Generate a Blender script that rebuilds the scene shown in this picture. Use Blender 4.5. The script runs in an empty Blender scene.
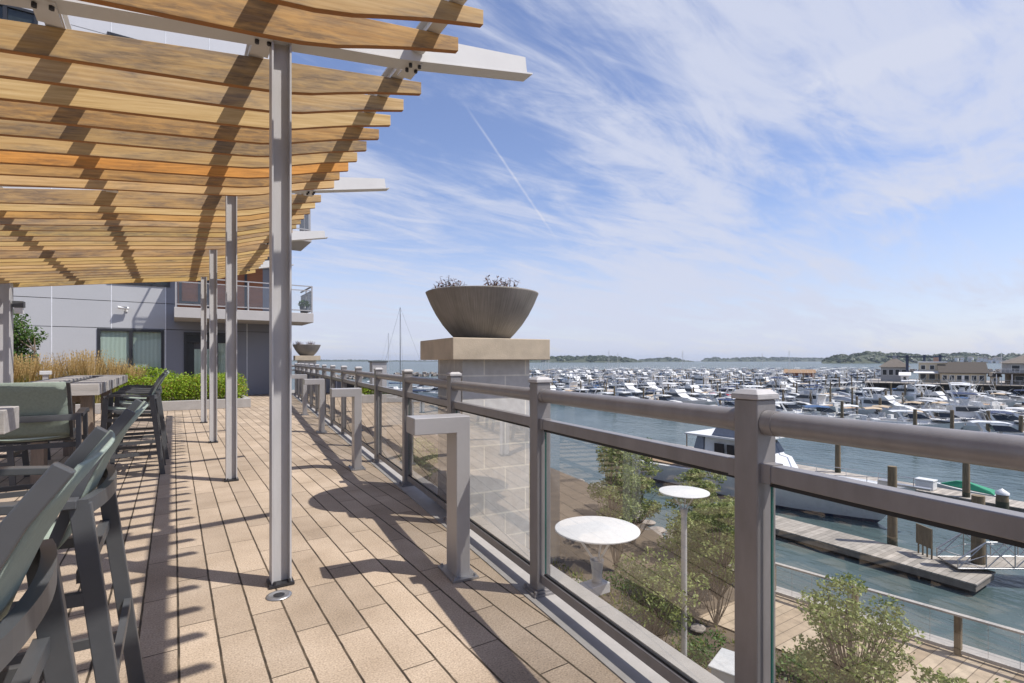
import bpy, math, random
from mathutils import Vector, Matrix

# ------------------------------------------------------------------ camera, sky, sun, exposure
S = bpy.context.scene
COL = S.collection
R = math.radians
rnd = random.Random(7)
YAW = R(33.07); CA, SA = math.cos(YAW), math.sin(YAW)
EYE = 1.33
cam = bpy.data.cameras.new('camera')
cam.sensor_width = 36; cam.lens = 519.0 / 1024 * 36
cam.shift_y = 19.0 / 1024
cam.clip_start = .05; cam.clip_end = 40000
camo = bpy.data.objects.new('camera', cam); COL.objects.link(camo)
camo.location = (0, 0, EYE); camo.rotation_euler = (R(90), 0, -YAW)
S.camera = camo

SUN_EL = R(58.5); SUN_DIR = (.69, -.724)          # horizontal direction towards the sun
world = bpy.data.worlds.new('World'); S.world = world; world.use_nodes = True
def build_sky():
    nt = world.node_tree; nt.nodes.clear()
    N = lambda t: nt.nodes.new(t)
    L = nt.links.new
    out = N('ShaderNodeOutputWorld'); bg = N('ShaderNodeBackground'); bg.inputs[1].default_value = .11
    sky = N('ShaderNodeTexSky'); sky.sky_type = 'NISHITA'; sky.sun_disc = False
    sky.sun_elevation = SUN_EL; sky.sun_rotation = math.atan2(SUN_DIR[0], SUN_DIR[1])
    sky.air_density = 1.0; sky.dust_density = .6; sky.ozone_density = 1.6
    tc = N('ShaderNodeTexCoord')
    def math_(op, a, b=None, c=None):
        m = N('ShaderNodeMath'); m.operation = op
        for i, v in enumerate((a, b, c)):
            if v is None: continue
            if isinstance(v, (int, float)): m.inputs[i].default_value = v
            else: L(v, m.inputs[i])
        return m.outputs[0]
    def vm(op, a, b=None):
        m = N('ShaderNodeVectorMath'); m.operation = op
        for i, v in enumerate((a, b)):
            if v is None: continue
            if isinstance(v, tuple): m.inputs[i].default_value = v
            else: L(v, m.inputs[i])
        return m
    nd = vm('NORMALIZE', tc.outputs['Generated']).outputs[0]
    sep = N('ShaderNodeSeparateXYZ'); L(nd, sep.inputs[0])
    zz = math_('ADD', math_('MAXIMUM', sep.outputs[2], 0.0), .16)
    u = math_('DIVIDE', sep.outputs[0], zz); v = math_('DIVIDE', sep.outputs[1], zz)
    cmb = N('ShaderNodeCombineXYZ'); L(u, cmb.inputs[0]); L(v, cmb.inputs[1])
    def noise(vec, scale, detail, rough, dist, rot=0, sc=(1, 1, 1), off=(0, 0, 0)):
        mp = N('ShaderNodeMapping'); mp.inputs['Rotation'].default_value = (0, 0, rot)
        mp.inputs['Scale'].default_value = sc; mp.inputs['Location'].default_value = off
        L(vec, mp.inputs[0])
        n = N('ShaderNodeTexNoise'); n.inputs['Scale'].default_value = scale; n.inputs['Detail'].default_value = detail
        n.inputs['Roughness'].default_value = rough; n.inputs['Distortion'].default_value = dist
        L(mp.outputs[0], n.inputs[0]); return n.outputs[0]
    p = cmb.outputs[0]
    big = noise(p, .75, 3, .5, .6, R(20), (1, 1, 1), (3.1, 1.7, 0))
    wisp = noise(p, 1.25, 11, .62, 1.5, R(-50), (.55, 1.5, 1), (.4, 2.2, 0))
    fine = noise(p, 4.5, 8, .65, .8, R(-20), (.5, 1.6, 1), (5, 1, 0))
    cov = math_('ADD', math_('MULTIPLY', big, .55), math_('ADD', math_('MULTIPLY', wisp, 1.25), math_('MULTIPLY', fine, .85)))
    # broad banks and open patches of the cirrus: direction on the sky, width, strength
    def sdir(px, py):
        x, y, z = (px - 512) / 519, 1.0, (360.5 - py) / 519
        return Vector((x * CA + y * SA, y * CA - x * SA, z)).normalized()
    for (px, py, w, amt) in ((700, 90, .34, .17), (640, 200, .2, .12), (900, 60, .28, .16), (980, 130, .14, .1), (830, 230, .16, .06), (560, 60, .2, .06),
                             (690, 262, .2, .12), (470, 260, .18, .06), (520, 20, .16, .05), (1000, 190, .16, .05), (400, 140, .2, .06),
                             (520, 150, .17, -.24), (590, 215, .09, -.12), (790, 190, .13, -.2), (930, 225, .13, -.14), (1010, 290, .14, -.08), (680, 320, .1, .05),
                             (960, 285, .12, -.12), (420, 95, .12, -.08), (700, 300, .08, -.1), (850, 160, .1, -.12)):
        d = vm('DOT_PRODUCT', nd, tuple(sdir(px, py))).outputs['Value']
        e = math_('POWER', 2.718, math_('MULTIPLY', math_('SUBTRACT', d, 1.0), 2.0 / (w * w)))
        cov = math_('ADD', cov, math_('MULTIPLY', e, amt * (.75 if amt > 0 else 1.0)))
    low = noise(p, .55, 8, .62, 1.0, R(-28), (.35, 2.2, 1), (7.3, 4.4, 0))
    lm = N('ShaderNodeMapRange'); lm.inputs[1].default_value = .02; lm.inputs[2].default_value = .40; lm.inputs[3].default_value = .36; lm.inputs[4].default_value = 0
    L(sep.outputs[2], lm.inputs[0]); cov = math_('ADD', cov, math_('MULTIPLY', low, lm.outputs[0]))
    mr = N('ShaderNodeMapRange'); mr.interpolation_type = 'SMOOTHSTEP'
    mr.inputs[1].default_value = 1.17; mr.inputs[2].default_value = 1.68; mr.inputs[3].default_value = .03; mr.inputs[4].default_value = .88
    L(cov, mr.inputs[0]); mask = mr.outputs[0]
    # condensation trails: thin bands on great circles
    for (a, b, w, amt) in (((470, 112), (553, 234), .0034, .5), ((1024, 318), (955, 322), .003, .3), ((1024, 175), (985, 190), .006, .4), ((880, 240), (760, 285), .009, .22), ((1020, 182), (800, 212), .03, .42), ((1000, 20), (800, 90), .03, .3)):
        A, B = sdir(*a), sdir(*b); n = A.cross(B).normalized(); mid = (A + B).normalized(); half = A.dot(mid)
        wob = math_('MULTIPLY', math_('SUBTRACT', fine, .5), w * 1.2)
        dd = math_('ABSOLUTE', math_('ADD', vm('DOT_PRODUCT', nd, tuple(n)).outputs['Value'], wob))
        m1 = N('ShaderNodeMapRange'); m1.interpolation_type = 'SMOOTHSTEP'
        m1.inputs[1].default_value = 0; m1.inputs[2].default_value = w; m1.inputs[3].default_value = 1; m1.inputs[4].default_value = 0
        L(dd, m1.inputs[0])
        m2 = N('ShaderNodeMapRange'); m2.interpolation_type = 'SMOOTHSTEP'
        m2.inputs[1].default_value = half - .004; m2.inputs[2].default_value = half + .006; m2.inputs[3].default_value = 0; m2.inputs[4].default_value = 1
        L(vm('DOT_PRODUCT', nd, tuple(mid)).outputs['Value'], m2.inputs[0])
        mask = math_('ADD', mask, math_('MULTIPLY', math_('MULTIPLY', m1.outputs[0], m2.outputs[0]), math_('MULTIPLY', math_('ADD', fine, .3), amt)))
    # thin veil thickening to the horizon
    hz = N('ShaderNodeMapRange'); hz.interpolation_type = 'SMOOTHERSTEP'
    hz.inputs[1].default_value = -.02; hz.inputs[2].default_value = .36; hz.inputs[3].default_value = .50; hz.inputs[4].default_value = 0
    L(sep.outputs[2], hz.inputs[0])
    mask = math_('MINIMUM', math_('ADD', mask, math_('MULTIPLY', hz.outputs[0], math_('SUBTRACT', 1.0, mask))), .97)
    hs = N('ShaderNodeHueSaturation'); hs.inputs['Saturation'].default_value = 1.0; hs.inputs['Value'].default_value = 1.0
    tn = N('ShaderNodeMix'); tn.data_type = 'RGBA'; tn.blend_type = 'MULTIPLY'; tn.inputs[0].default_value = 1; tn.inputs[7].default_value = (.98, .93, 1.06, 1); L(sky.outputs[0], tn.inputs[6])
    L(tn.outputs[2], hs.inputs['Color'])
    mix = N('ShaderNodeMix'); mix.data_type = 'RGBA'
    L(mask, mix.inputs[0]); L(hs.outputs[0], mix.inputs[6]); mix.inputs[7].default_value = (4.15, 4.4, 5.3, 1)
    L(mix.outputs[2], bg.inputs[0]); L(bg.outputs[0], out.inputs[0])
build_sky()
sun = bpy.data.lights.new('sun', 'SUN'); sun.energy = 3.9; sun.angle = R(.53); sun.color = (1, .955, .89)
suno = bpy.data.objects.new('sun', sun); COL.objects.link(suno)
ce, se = math.cos(SUN_EL), math.sin(SUN_EL)
suno.rotation_euler = Vector((-SUN_DIR[0] * ce, -SUN_DIR[1] * ce, -se)).to_track_quat('-Z', 'Y').to_euler()
suno.location = (20, -20, 40)
S.view_settings.view_transform = 'Standard'; S.view_settings.look = 'None'
S.view_settings.exposure = .55; S.view_settings.gamma = 1
S.render.engine = 'CYCLES'
S.cycles.max_bounces = 8; S.cycles.transparent_max_bounces = 24; S.cycles.glossy_bounces = 4
S.cycles.use_denoising = True
S.cycles.caustics_reflective = False; S.cycles.caustics_refractive = False

# ------------------------------------------------------------------ helpers
class MB:
    """collects shapes into one mesh"""
    def __init__(self): self.v = []; self.f = []; self.m = []; self.mats = []; self.cur = 0; self.smooth = []; self.sm = False
    def mat(self, m):
        if m not in self.mats: self.mats.append(m)
        self.cur = self.mats.index(m); return self
    def add(self, vs, fs):
        o = len(self.v); self.v += [tuple(p) for p in vs]
        for f in fs: self.f.append(tuple(i + o for i in f)); self.m.append(self.cur); self.smooth.append(self.sm)
    def box(self, c, s, M=None):
        x, y, z = s[0] / 2, s[1] / 2, s[2] / 2
        vs = [Vector((i * x, j * y, k * z)) for k in (-1, 1) for j in (-1, 1) for i in (-1, 1)]
        if M is not None: vs = [M @ p for p in vs]
        c = Vector(c)
        self.add([p + c for p in vs], [(0, 2, 3, 1), (4, 5, 7, 6), (0, 1, 5, 4), (2, 6, 7, 3), (0, 4, 6, 2), (1, 3, 7, 5)]); return self
    def b2(self, lo, hi):
        return self.box([(a + b) / 2 for a, b in zip(lo, hi)], [b - a for a, b in zip(lo, hi)])
    def prism(self, poly, ax, a, b, M=None):
        """polygon swept along axis ax from a to b; poly in the two other axes in order"""
        n = len(poly); vs = []
        for t in (a, b):
            for (p, q) in poly:
                w = [p, q]; w.insert(ax, t); vs.append(Vector(w))
        if M is not None: vs = [M @ p for p in vs]
        fs = [tuple(range(n))[::-1], tuple(range(n, 2 * n))]
        for i in range(n): j = (i + 1) % n; fs.append((i, j, n + j, n + i))
        if ax == 1: fs = [f[::-1] for f in fs]
        self.add(vs, fs); return self
    def tube(self, p0, p1, r, n=8, r1=None, caps=True):
        p0, p1 = Vector(p0), Vector(p1); d = (p1 - p0).normalized()
        a = d.orthogonal().normalized(); b = d.cross(a); r1 = r if r1 is None else r1
        vs = []
        for (p, q) in ((p0, r), (p1, r1)):
            for i in range(n):
                t = 2 * math.pi * i / n; vs.append(p + a * math.cos(t) * q + b * math.sin(t) * q)
        s = self.sm; self.sm = True
        self.add(vs, [(i, (i + 1) % n, n + (i + 1) % n, n + i) for i in range(n)]); self.sm = s
        if caps: self.add(vs, [tuple(range(n))[::-1], tuple(range(n, 2 * n))])
        return self
    def path(self, pts, r, n=6):
        for a, b in zip(pts, pts[1:]): self.tube(a, b, r, n)
        return self
    def lathe(self, prof, n=32, c=(0, 0, 0)):
        vs = []; fs = []; k = len(prof)
        for i in range(n):
            t = 2 * math.pi * i / n
            for (r, z) in prof: vs.append((c[0] + r * math.cos(t), c[1] + r * math.sin(t), c[2] + z))
        for i in range(n):
            j = (i + 1) % n
            for q in range(k - 1): fs.append((i * k + q, j * k + q, j * k + q + 1, i * k + q + 1))
        s = self.sm; self.sm = True; self.add(vs, fs); self.sm = s; return self
    def bar(self, p0, p1, w, h, up=(0, 0, 1)):
        """rectangular bar: w sideways, h along up"""
        p0, p1 = Vector(p0), Vector(p1); d = (p1 - p0).normalized()
        sd = d.cross(Vector(up)).normalized(); u2 = sd.cross(d)
        vs = [p + sd * (w / 2 * i) + u2 * (h / 2 * j) for p in (p0, p1) for (i, j) in ((-1, -1), (1, -1), (1, 1), (-1, 1))]
        self.add(vs, [(3, 2, 1, 0), (4, 5, 6, 7), (0, 1, 5, 4), (1, 2, 6, 5), (2, 3, 7, 6), (3, 0, 4, 7)]); return self
    def ribbon(self, prof, y0, y1, th):
        """profile line in xz thickened by th and swept in y"""
        n = len(prof); P = [Vector((x, 0, z)) for x, z in prof]; up = []; dn = []
        for i in range(n):
            d = (P[min(i + 1, n - 1)] - P[max(i - 1, 0)]).normalized(); nn = Vector((-d.z, 0, d.x))
            up.append(P[i] + nn * th / 2); dn.append(P[i] - nn * th / 2)
        poly = [(p.x, p.z) for p in up] + [(p.x, p.z) for p in reversed(dn)]
        vs = []; m = len(poly)
        for y in (y0, y1): vs += [(x, y, z) for x, z in poly]
        fs = []
        for i in range(m): j = (i + 1) % m; fs.append((i, j, m + j, m + i))
        for i in range(n - 1):
            fs.append((i + 1, i, m - 1 - i, m - 2 - i)); fs.append((m + i, m + i + 1, 2 * m - 2 - i, 2 * m - 1 - i))
        self.add(vs, fs); return self
    def mesh(self, name, mat=None):
        me = bpy.data.meshes.new(name); me.from_pydata(self.v, [], self.f)
        for mm in (self.mats if mat is None else [mat]): me.materials.append(mm)
        if mat is None and self.mats: me.polygons.foreach_set('material_index', self.m)
        me.polygons.foreach_set('use_smooth', self.smooth); me.update(); return me
    def build(self, name, mat=None, parent=None, bevel=0, loc=None, rz=None):
        o = bpy.data.objects.new(name, self.mesh(name, mat)); COL.objects.link(o)
        if parent is not None: o.parent = parent
        if loc is not None: o.location = loc
        if rz is not None: o.rotation_euler.z = rz
        if bevel:
            b = o.modifiers.new('bevel', 'BEVEL'); b.width = bevel; b.segments = 2; b.limit_method = 'ANGLE'; b.angle_limit = R(40)
        return o
def tag(o, label=None, cat=None, group=None, kind=None):
    for k, v in (('label', label), ('category', cat), ('group', group), ('kind', kind)):
        if v: o[k] = v
    return o
def thing(name, label, cat, loc=(0, 0, 0), rz=0, group=None):
    o = bpy.data.objects.new(name, None); COL.objects.link(o); o.empty_display_size = .2
    o.location = loc; o.rotation_euler.z = rz; return tag(o, label, cat, group)
def copy_tree(root, loc, rz, label=None, group=None):
    r = root.copy(); COL.objects.link(r); r.location = loc; r.rotation_euler.z = rz
    if label: r['label'] = label
    if group: r['group'] = group
    for ch in list(root.children):
        c = ch.copy(); COL.objects.link(c); c.parent = r
        for g in list(ch.children):
            d = g.copy(); COL.objects.link(d); d.parent = c
    return r
def W(px, py, z=0.0):
    """where a line of sight meets the height z"""
    t = 519 * (EYE - z) / (py - 360.5); x = (px - 512) / 519 * t
    return Vector((x * CA + t * SA, t * CA - x * SA, z))
def Dp(px, t, z=0.0):
    x = (px - 512) / 519 * t; return Vector((x * CA + t * SA, t * CA - x * SA, z))

# ------------------------------------------------------------------ materials
MATS = {}
def new_mat(name):
    m = bpy.data.materials.new(name); m.use_nodes = True; nt = m.node_tree
    return m, nt, nt.nodes['Principled BSDF']
def node(nt, t, **kw):
    n = nt.nodes.new(t)
    for k, v in kw.items(): setattr(n, k, v)
    return n
def ramp(nt, stops, src):
    r = nt.nodes.new('ShaderNodeValToRGB'); e = r.color_ramp.elements
    while len(e) < len(stops): e.new(.5)
    for i, (p, c) in enumerate(stops): e[i].position = p; e[i].color = tuple(c) + (1,) if len(c) == 3 else c
    nt.links.new(src, r.inputs[0]); return r.outputs[0]
def simple(name, col, rough=.6, metal=0, var=.12, scale=6, bump=0, bscale=60, spec=.5, coord='Object', stretch=(1, 1, 1), objvar=0):
    """colour broken up by two noises, optional bump and per-object shift"""
    m, nt, b = new_mat(name); L = nt.links.new
    tc = node(nt, 'ShaderNodeTexCoord'); mp = node(nt, 'ShaderNodeMapping'); mp.inputs['Scale'].default_value = stretch
    L(tc.outputs[coord], mp.inputs[0])
    n1 = node(nt, 'ShaderNodeTexNoise'); n1.inputs['Scale'].default_value = scale; n1.inputs['Detail'].default_value = 7; n1.inputs['Roughness'].default_value = .65
    L(mp.outputs[0], n1.inputs[0])
    lo = [c * (1 - var) for c in col]; hi = [min(1, c * (1 + var)) for c in col]
    c = ramp(nt, ((.3, lo), (.7, hi)), n1.outputs[0])
    if objvar:
        oi = node(nt, 'ShaderNodeObjectInfo'); hs = node(nt, 'ShaderNodeHueSaturation')
        mr = node(nt, 'ShaderNodeMapRange'); mr.inputs[3].default_value = 1 - objvar; mr.inputs[4].default_value = 1 + objvar
        L(oi.outputs['Random'], mr.inputs[0]); L(mr.outputs[0], hs.inputs['Value']); L(c, hs.inputs['Color']); c = hs.outputs[0]
    L(c, b.inputs['Base Color'])
    b.inputs['Roughness'].default_value = rough; b.inputs['Metallic'].default_value = metal; b.inputs['Specular IOR Level'].default_value = spec
    rr = node(nt, 'ShaderNodeMapRange'); rr.inputs[3].default_value = max(0.02, rough - .1); rr.inputs[4].default_value = min(1, rough + .1)
    L(n1.outputs[0], rr.inputs[0]); L(rr.outputs[0], b.inputs['Roughness'])
    if bump:
        n2 = node(nt, 'ShaderNodeTexNoise'); n2.inputs['Scale'].default_value = bscale; n2.inputs['Detail'].default_value = 4
        L(mp.outputs[0], n2.inputs[0]); bp = node(nt, 'ShaderNodeBump'); bp.inputs['Strength'].default_value = bump; bp.inputs['Distance'].default_value = .01
        L(n2.outputs[0], bp.inputs['Height']); L(bp.outputs[0], b.inputs['Normal'])
    MATS[name] = m; return m

M_steel = simple('painted_steel', (.46, .45, .45), .42, 0, .11, 3, .06, 140, stretch=(3, 3, .5))
M_rail = simple('painted_aluminium', (.245, .23, .227), .36, .2, .13, 5, .05, 120, stretch=(2, 2, .7))
M_cap = simple('chalky_cap_paint', (.41, .395, .39), .5, 0, .12, 30)
M_beam = simple('white_steel', (.64, .625, .60), .4, 0, .05, 2)
M_bracket = simple('bracket_aluminium', (.40, .385, .38), .4, .3, .07, 3, .03, 150)
M_bolt = simple('dark_bolt', (.05, .05, .055), .45, .6)
M_plate = simple('galvanised', (.42, .42, .43), .38, .8, .12, 20)
M_kerb = simple('kerb_concrete', (.33, .31, .29), .8, 0, .12, 5, .15, 120)
M_char = simple('charcoal_metal', (.078, .081, .086), .42, .1, .15, 4)
M_fabric = simple('sling_fabric', (.285, .34, .29), .75, 0, .12, 60, .3, 500)
M_tablewood = simple('weathered_table_wood', (.37, .345, .32), .8, 0, .22, 3, .3, 40, stretch=(.6, 9, 9))
M_tableleg = simple('table_leg_wood', (.27, .21, .165), .75, 0, .25, 3, .2, 40, stretch=(9, 9, .8))
M_dark = simple('black_recess', (.018, .018, .02), .6)
M_capstone = simple('sandstone', (.455, .38, .285), .85, 0, .18, 4, .15, 90)
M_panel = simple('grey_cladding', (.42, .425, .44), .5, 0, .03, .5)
M_panel_shade = simple('shade_tinted_cladding', (.20, .205, .235), .5, 0, .04, .5)  # grey cladding with the balcony's shade worked into its colour
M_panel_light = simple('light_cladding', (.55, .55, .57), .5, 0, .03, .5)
M_joint = simple('joint_strip', (.72, .73, .76), .5)
M_gap = simple('joint_shadow_gap', (.10, .10, .11), .7)
M_frame = simple('black_window_frame', (.022, .023, .027), .4)
M_slab = simple('balcony_fascia', (.43, .405, .39), .6, 0, .05, 2)
M_orange_wood = simple('cedar_cladding', (.27, .10, .04), .6, 0, .25, 3, stretch=(1, 1, 12))
M_white = simple('white_plastic', (.72, .72, .72), .4)
M_lamp = simple('white_lamp_disc', (.62, .61, .59), .5, 0, .07, 14)
M_lamppole = simple('lamp_pole_grey', (.45, .44, .43), .45, .2)
M_mulch = simple('planting_soil', (.105, .078, .053), .95, 0, .3, 1.6, .5, 14)
M_gravel = simple('sandy_ground', (.36, .30, .235), .9, 0, .3, 2, .5, 40)
M_rock = simple('granite_rock', (.27, .235, .205), .9, 0, .4, 2.5, .6, 9)
M_trunk = simple('bark', (.16, .12, .085), .9, 0, .3, 12, .5, 40)
M_pile = simple('wooden_pile', (.165, .125, .075), .85, 0, .35, 3, .4, 20, stretch=(6, 6, .6))
M_weed = simple('weedy_pile_base', (.05, .05, .03), .8, 0, .4, 8)
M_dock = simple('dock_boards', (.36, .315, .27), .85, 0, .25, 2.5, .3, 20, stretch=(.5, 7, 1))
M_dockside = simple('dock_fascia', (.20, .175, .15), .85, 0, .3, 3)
M_wharf = simple('dark_wharf_timber', (.028, .026, .024), .9, 0, .4, 2)
M_gel = simple('white_gelcoat', (.64, .64, .63), .28, 0, .03, 2)
M_gel2 = simple('grey_gelcoat', (.46, .48, .49), .3, 0, .04, 2)
M_navyhull = simple('navy_gelcoat', (.03, .04, .075), .25)
M_greenhull = simple('green_gelcoat', (.025, .10, .075), .25)
M_redhull = simple('red_gelcoat', (.45, .04, .05), .3)
M_boatglass = simple('boat_window', (.02, .024, .03), .12)
M_canvas_blue = simple('blue_canvas', (.035, .085, .19), .8, 0, .2, 3)
M_canvas_navy = simple('navy_canvas', (.02, .035, .09), .8)
M_canvas_tan = simple('tan_canvas', (.46, .36, .25), .8)
M_canvas_red = simple('red_canvas', (.5, .03, .05), .75)
M_canvas_green = simple('green_canvas', (.02, .22, .12), .75)
M_canvas_grey = simple('grey_canvas', (.22, .24, .28), .8)
M_teak = simple('teak', (.33, .22, .13), .7)
M_outboard = simple('outboard_black', (.03, .03, .035), .35)
M_mast = simple('mast_alloy', (.55, .55, .55), .35, .5)
M_darkmast = simple('dark_mast', (.08, .085, .095), .4)
M_roofgrey = simple('grey_shingle', (.075, .063, .052), .9, 0, .2, 3, .3, 8)
M_rooftan = simple('tan_shingle', (.155, .132, .11), .9, 0, .2, 3)
M_cream = simple('cream_siding', (.52, .44, .31), .7, 0, .06, 1)
M_siding = simple('grey_siding', (.36, .35, .335), .7, 0, .06, 1)
M_trim = simple('white_trim', (.72, .71, .69), .6)
M_brickred = simple('brick_red_siding', (.17, .06, .035), .8, 0, .1, 1)
M_rooforange = simple('tan_roof', (.33, .21, .12), .8)
M_bluepost = simple('navy_steel', (.03, .04, .075), .5)
M_yellow = simple('yellow_plastic', (.65, .42, .03), .5)
M_orange = simple('orange_paint', (.55, .19, .05), .6)
M_ribbon = simple('white_planter', (.5, .5, .5), .6)

def mat_deck():
    m, nt, b = new_mat('deck_pavers'); L = nt.links.new
    def mt(op, a, c=None):
        n = node(nt, 'ShaderNodeMath', operation=op)
        for i, v in enumerate((a, c)):
            if v is None: continue
            if isinstance(v, (int, float)): n.inputs[i].default_value = v
            else: L(v, n.inputs[i])
        return n.outputs[0]
    tc = node(nt, 'ShaderNodeTexCoord'); sp = node(nt, 'ShaderNodeSeparateXYZ'); L(tc.outputs['Object'], sp.inputs[0])
    wob = node(nt, 'ShaderNodeTexNoise'); wob.inputs['Scale'].default_value = 9; wob.inputs['Detail'].default_value = 3; L(tc.outputs['Object'], wob.inputs[0])
    wv = mt('MULTIPLY', mt('SUBTRACT', wob.outputs[0], .5), .006)
    gx = mt('DIVIDE', mt('ADD', mt('SUBTRACT', sp.outputs[0], .017), wv), .16)
    row = mt('FLOOR', gx); fx = mt('FRACT', gx)
    wn = node(nt, 'ShaderNodeTexWhiteNoise', noise_dimensions='1D'); L(row, wn.inputs['W'])
    off = mt('ADD', mt('MULTIPLY', mt('PINGPONG', row, 1.0), .5), mt('MULTIPLY', wn.outputs[0], .34))
    gy = mt('ADD', mt('DIVIDE', mt('ADD', sp.outputs[1], wv), .64), off)
    cy = mt('FLOOR', gy); fy = mt('FRACT', gy)
    ex = mt('MINIMUM', fx, mt('SUBTRACT', 1.0, fx)); ex = mt('MULTIPLY', ex, .16)
    ey = mt('MINIMUM', fy, mt('SUBTRACT', 1.0, fy)); ey = mt('MULTIPLY', ey, .64)
    # long joints are open and dark, the butt joints are tight
    j1 = node(nt, 'ShaderNodeMapRange', interpolation_type='SMOOTHSTEP'); j1.inputs[1].default_value = .0028; j1.inputs[2].default_value = .0072; L(ex, j1.inputs[0])
    j2 = node(nt, 'ShaderNodeMapRange', interpolation_type='SMOOTHSTEP'); j2.inputs[1].default_value = .0014; j2.inputs[2].default_value = .0045; L(ey, j2.inputs[0])
    face = mt('MINIMUM', j1.outputs[0], j2.outputs[0])
    cv = node(nt, 'ShaderNodeCombineXYZ'); L(row, cv.inputs[0]); L(cy, cv.inputs[1])
    w2 = node(nt, 'ShaderNodeTexWhiteNoise', noise_dimensions='2D'); L(cv.outputs[0], w2.inputs['Vector'])
    n1 = node(nt, 'ShaderNodeTexNoise'); n1.inputs['Scale'].default_value = 2.2; n1.inputs['Detail'].default_value = 6; L(tc.outputs['Object'], n1.inputs[0])
    base = ramp(nt, ((.28, (.325, .252, .181)), (.55, (.40, .316, .235)), (.78, (.46, .371, .284))), n1.outputs[0])
    n2 = node(nt, 'ShaderNodeTexNoise'); n2.inputs['Scale'].default_value = 120; n2.inputs['Detail'].default_value = 5; L(tc.outputs['Object'], n2.inputs[0])
    spk = ramp(nt, ((.28, (.62, .6, .58)), (.5, (1, 1, 1)), (.70, (1.25, 1.24, 1.22))), n2.outputs[0])
    n3 = node(nt, 'ShaderNodeTexVoronoi'); n3.inputs['Scale'].default_value = 62; L(tc.outputs['Object'], n3.inputs[0])
    spk2 = ramp(nt, ((.08, (1.7, 1.68, 1.62)), (.16, (1, 1, 1))), n3.outputs[0])
    def mul(a, c, f=1.0):
        x = node(nt, 'ShaderNodeMix', data_type='RGBA', blend_type='MULTIPLY'); x.inputs[0].default_value = f
        L(a, x.inputs[6]); L(c, x.inputs[7]); return x.outputs[2]
    hs = node(nt, 'ShaderNodeHueSaturation'); mr = node(nt, 'ShaderNodeMapRange'); mr.inputs[3].default_value = .86; mr.inputs[4].default_value = 1.12
    L(w2.outputs[0], mr.inputs[0]); L(mr.outputs[0], hs.inputs['Value']); L(mul(mul(base, spk), spk2, .6), hs.inputs['Color'])
    # worn stains with a shape of their own
    n4 = node(nt, 'ShaderNodeTexNoise'); n4.inputs['Scale'].default_value = .9; n4.inputs['Detail'].default_value = 8; n4.inputs['Roughness'].default_value = .7; L(tc.outputs['Object'], n4.inputs[0])
    st = ramp(nt, ((.30, (.70, .685, .67)), (.42, (.92, .915, .91)), (.55, (1, 1, 1))), n4.outputs[0])
    mix = node(nt, 'ShaderNodeMix', data_type='RGBA'); L(face, mix.inputs[0])
    jn = ramp(nt, ((.4, (.035, .026, .017)), (.72, (.11, .08, .05))), wob.outputs[0]); L(jn, mix.inputs[6]); L(mul(hs.outputs[0], st), mix.inputs[7])
    L(mix.outputs[2], b.inputs['Base Color']); b.inputs['Roughness'].default_value = .82; b.inputs['Specular IOR Level'].default_value = .3
    h = mt('ADD', mt('MULTIPLY', face, 1.0), mt('MULTIPLY', n2.outputs[0], .12))
    bp = node(nt, 'ShaderNodeBump'); bp.inputs['Strength'].default_value = .6; bp.inputs['Distance'].default_value = .006; L(h, bp.inputs['Height']); L(bp.outputs[0], b.inputs['Normal'])
    return m
M_deck = mat_deck()

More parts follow.
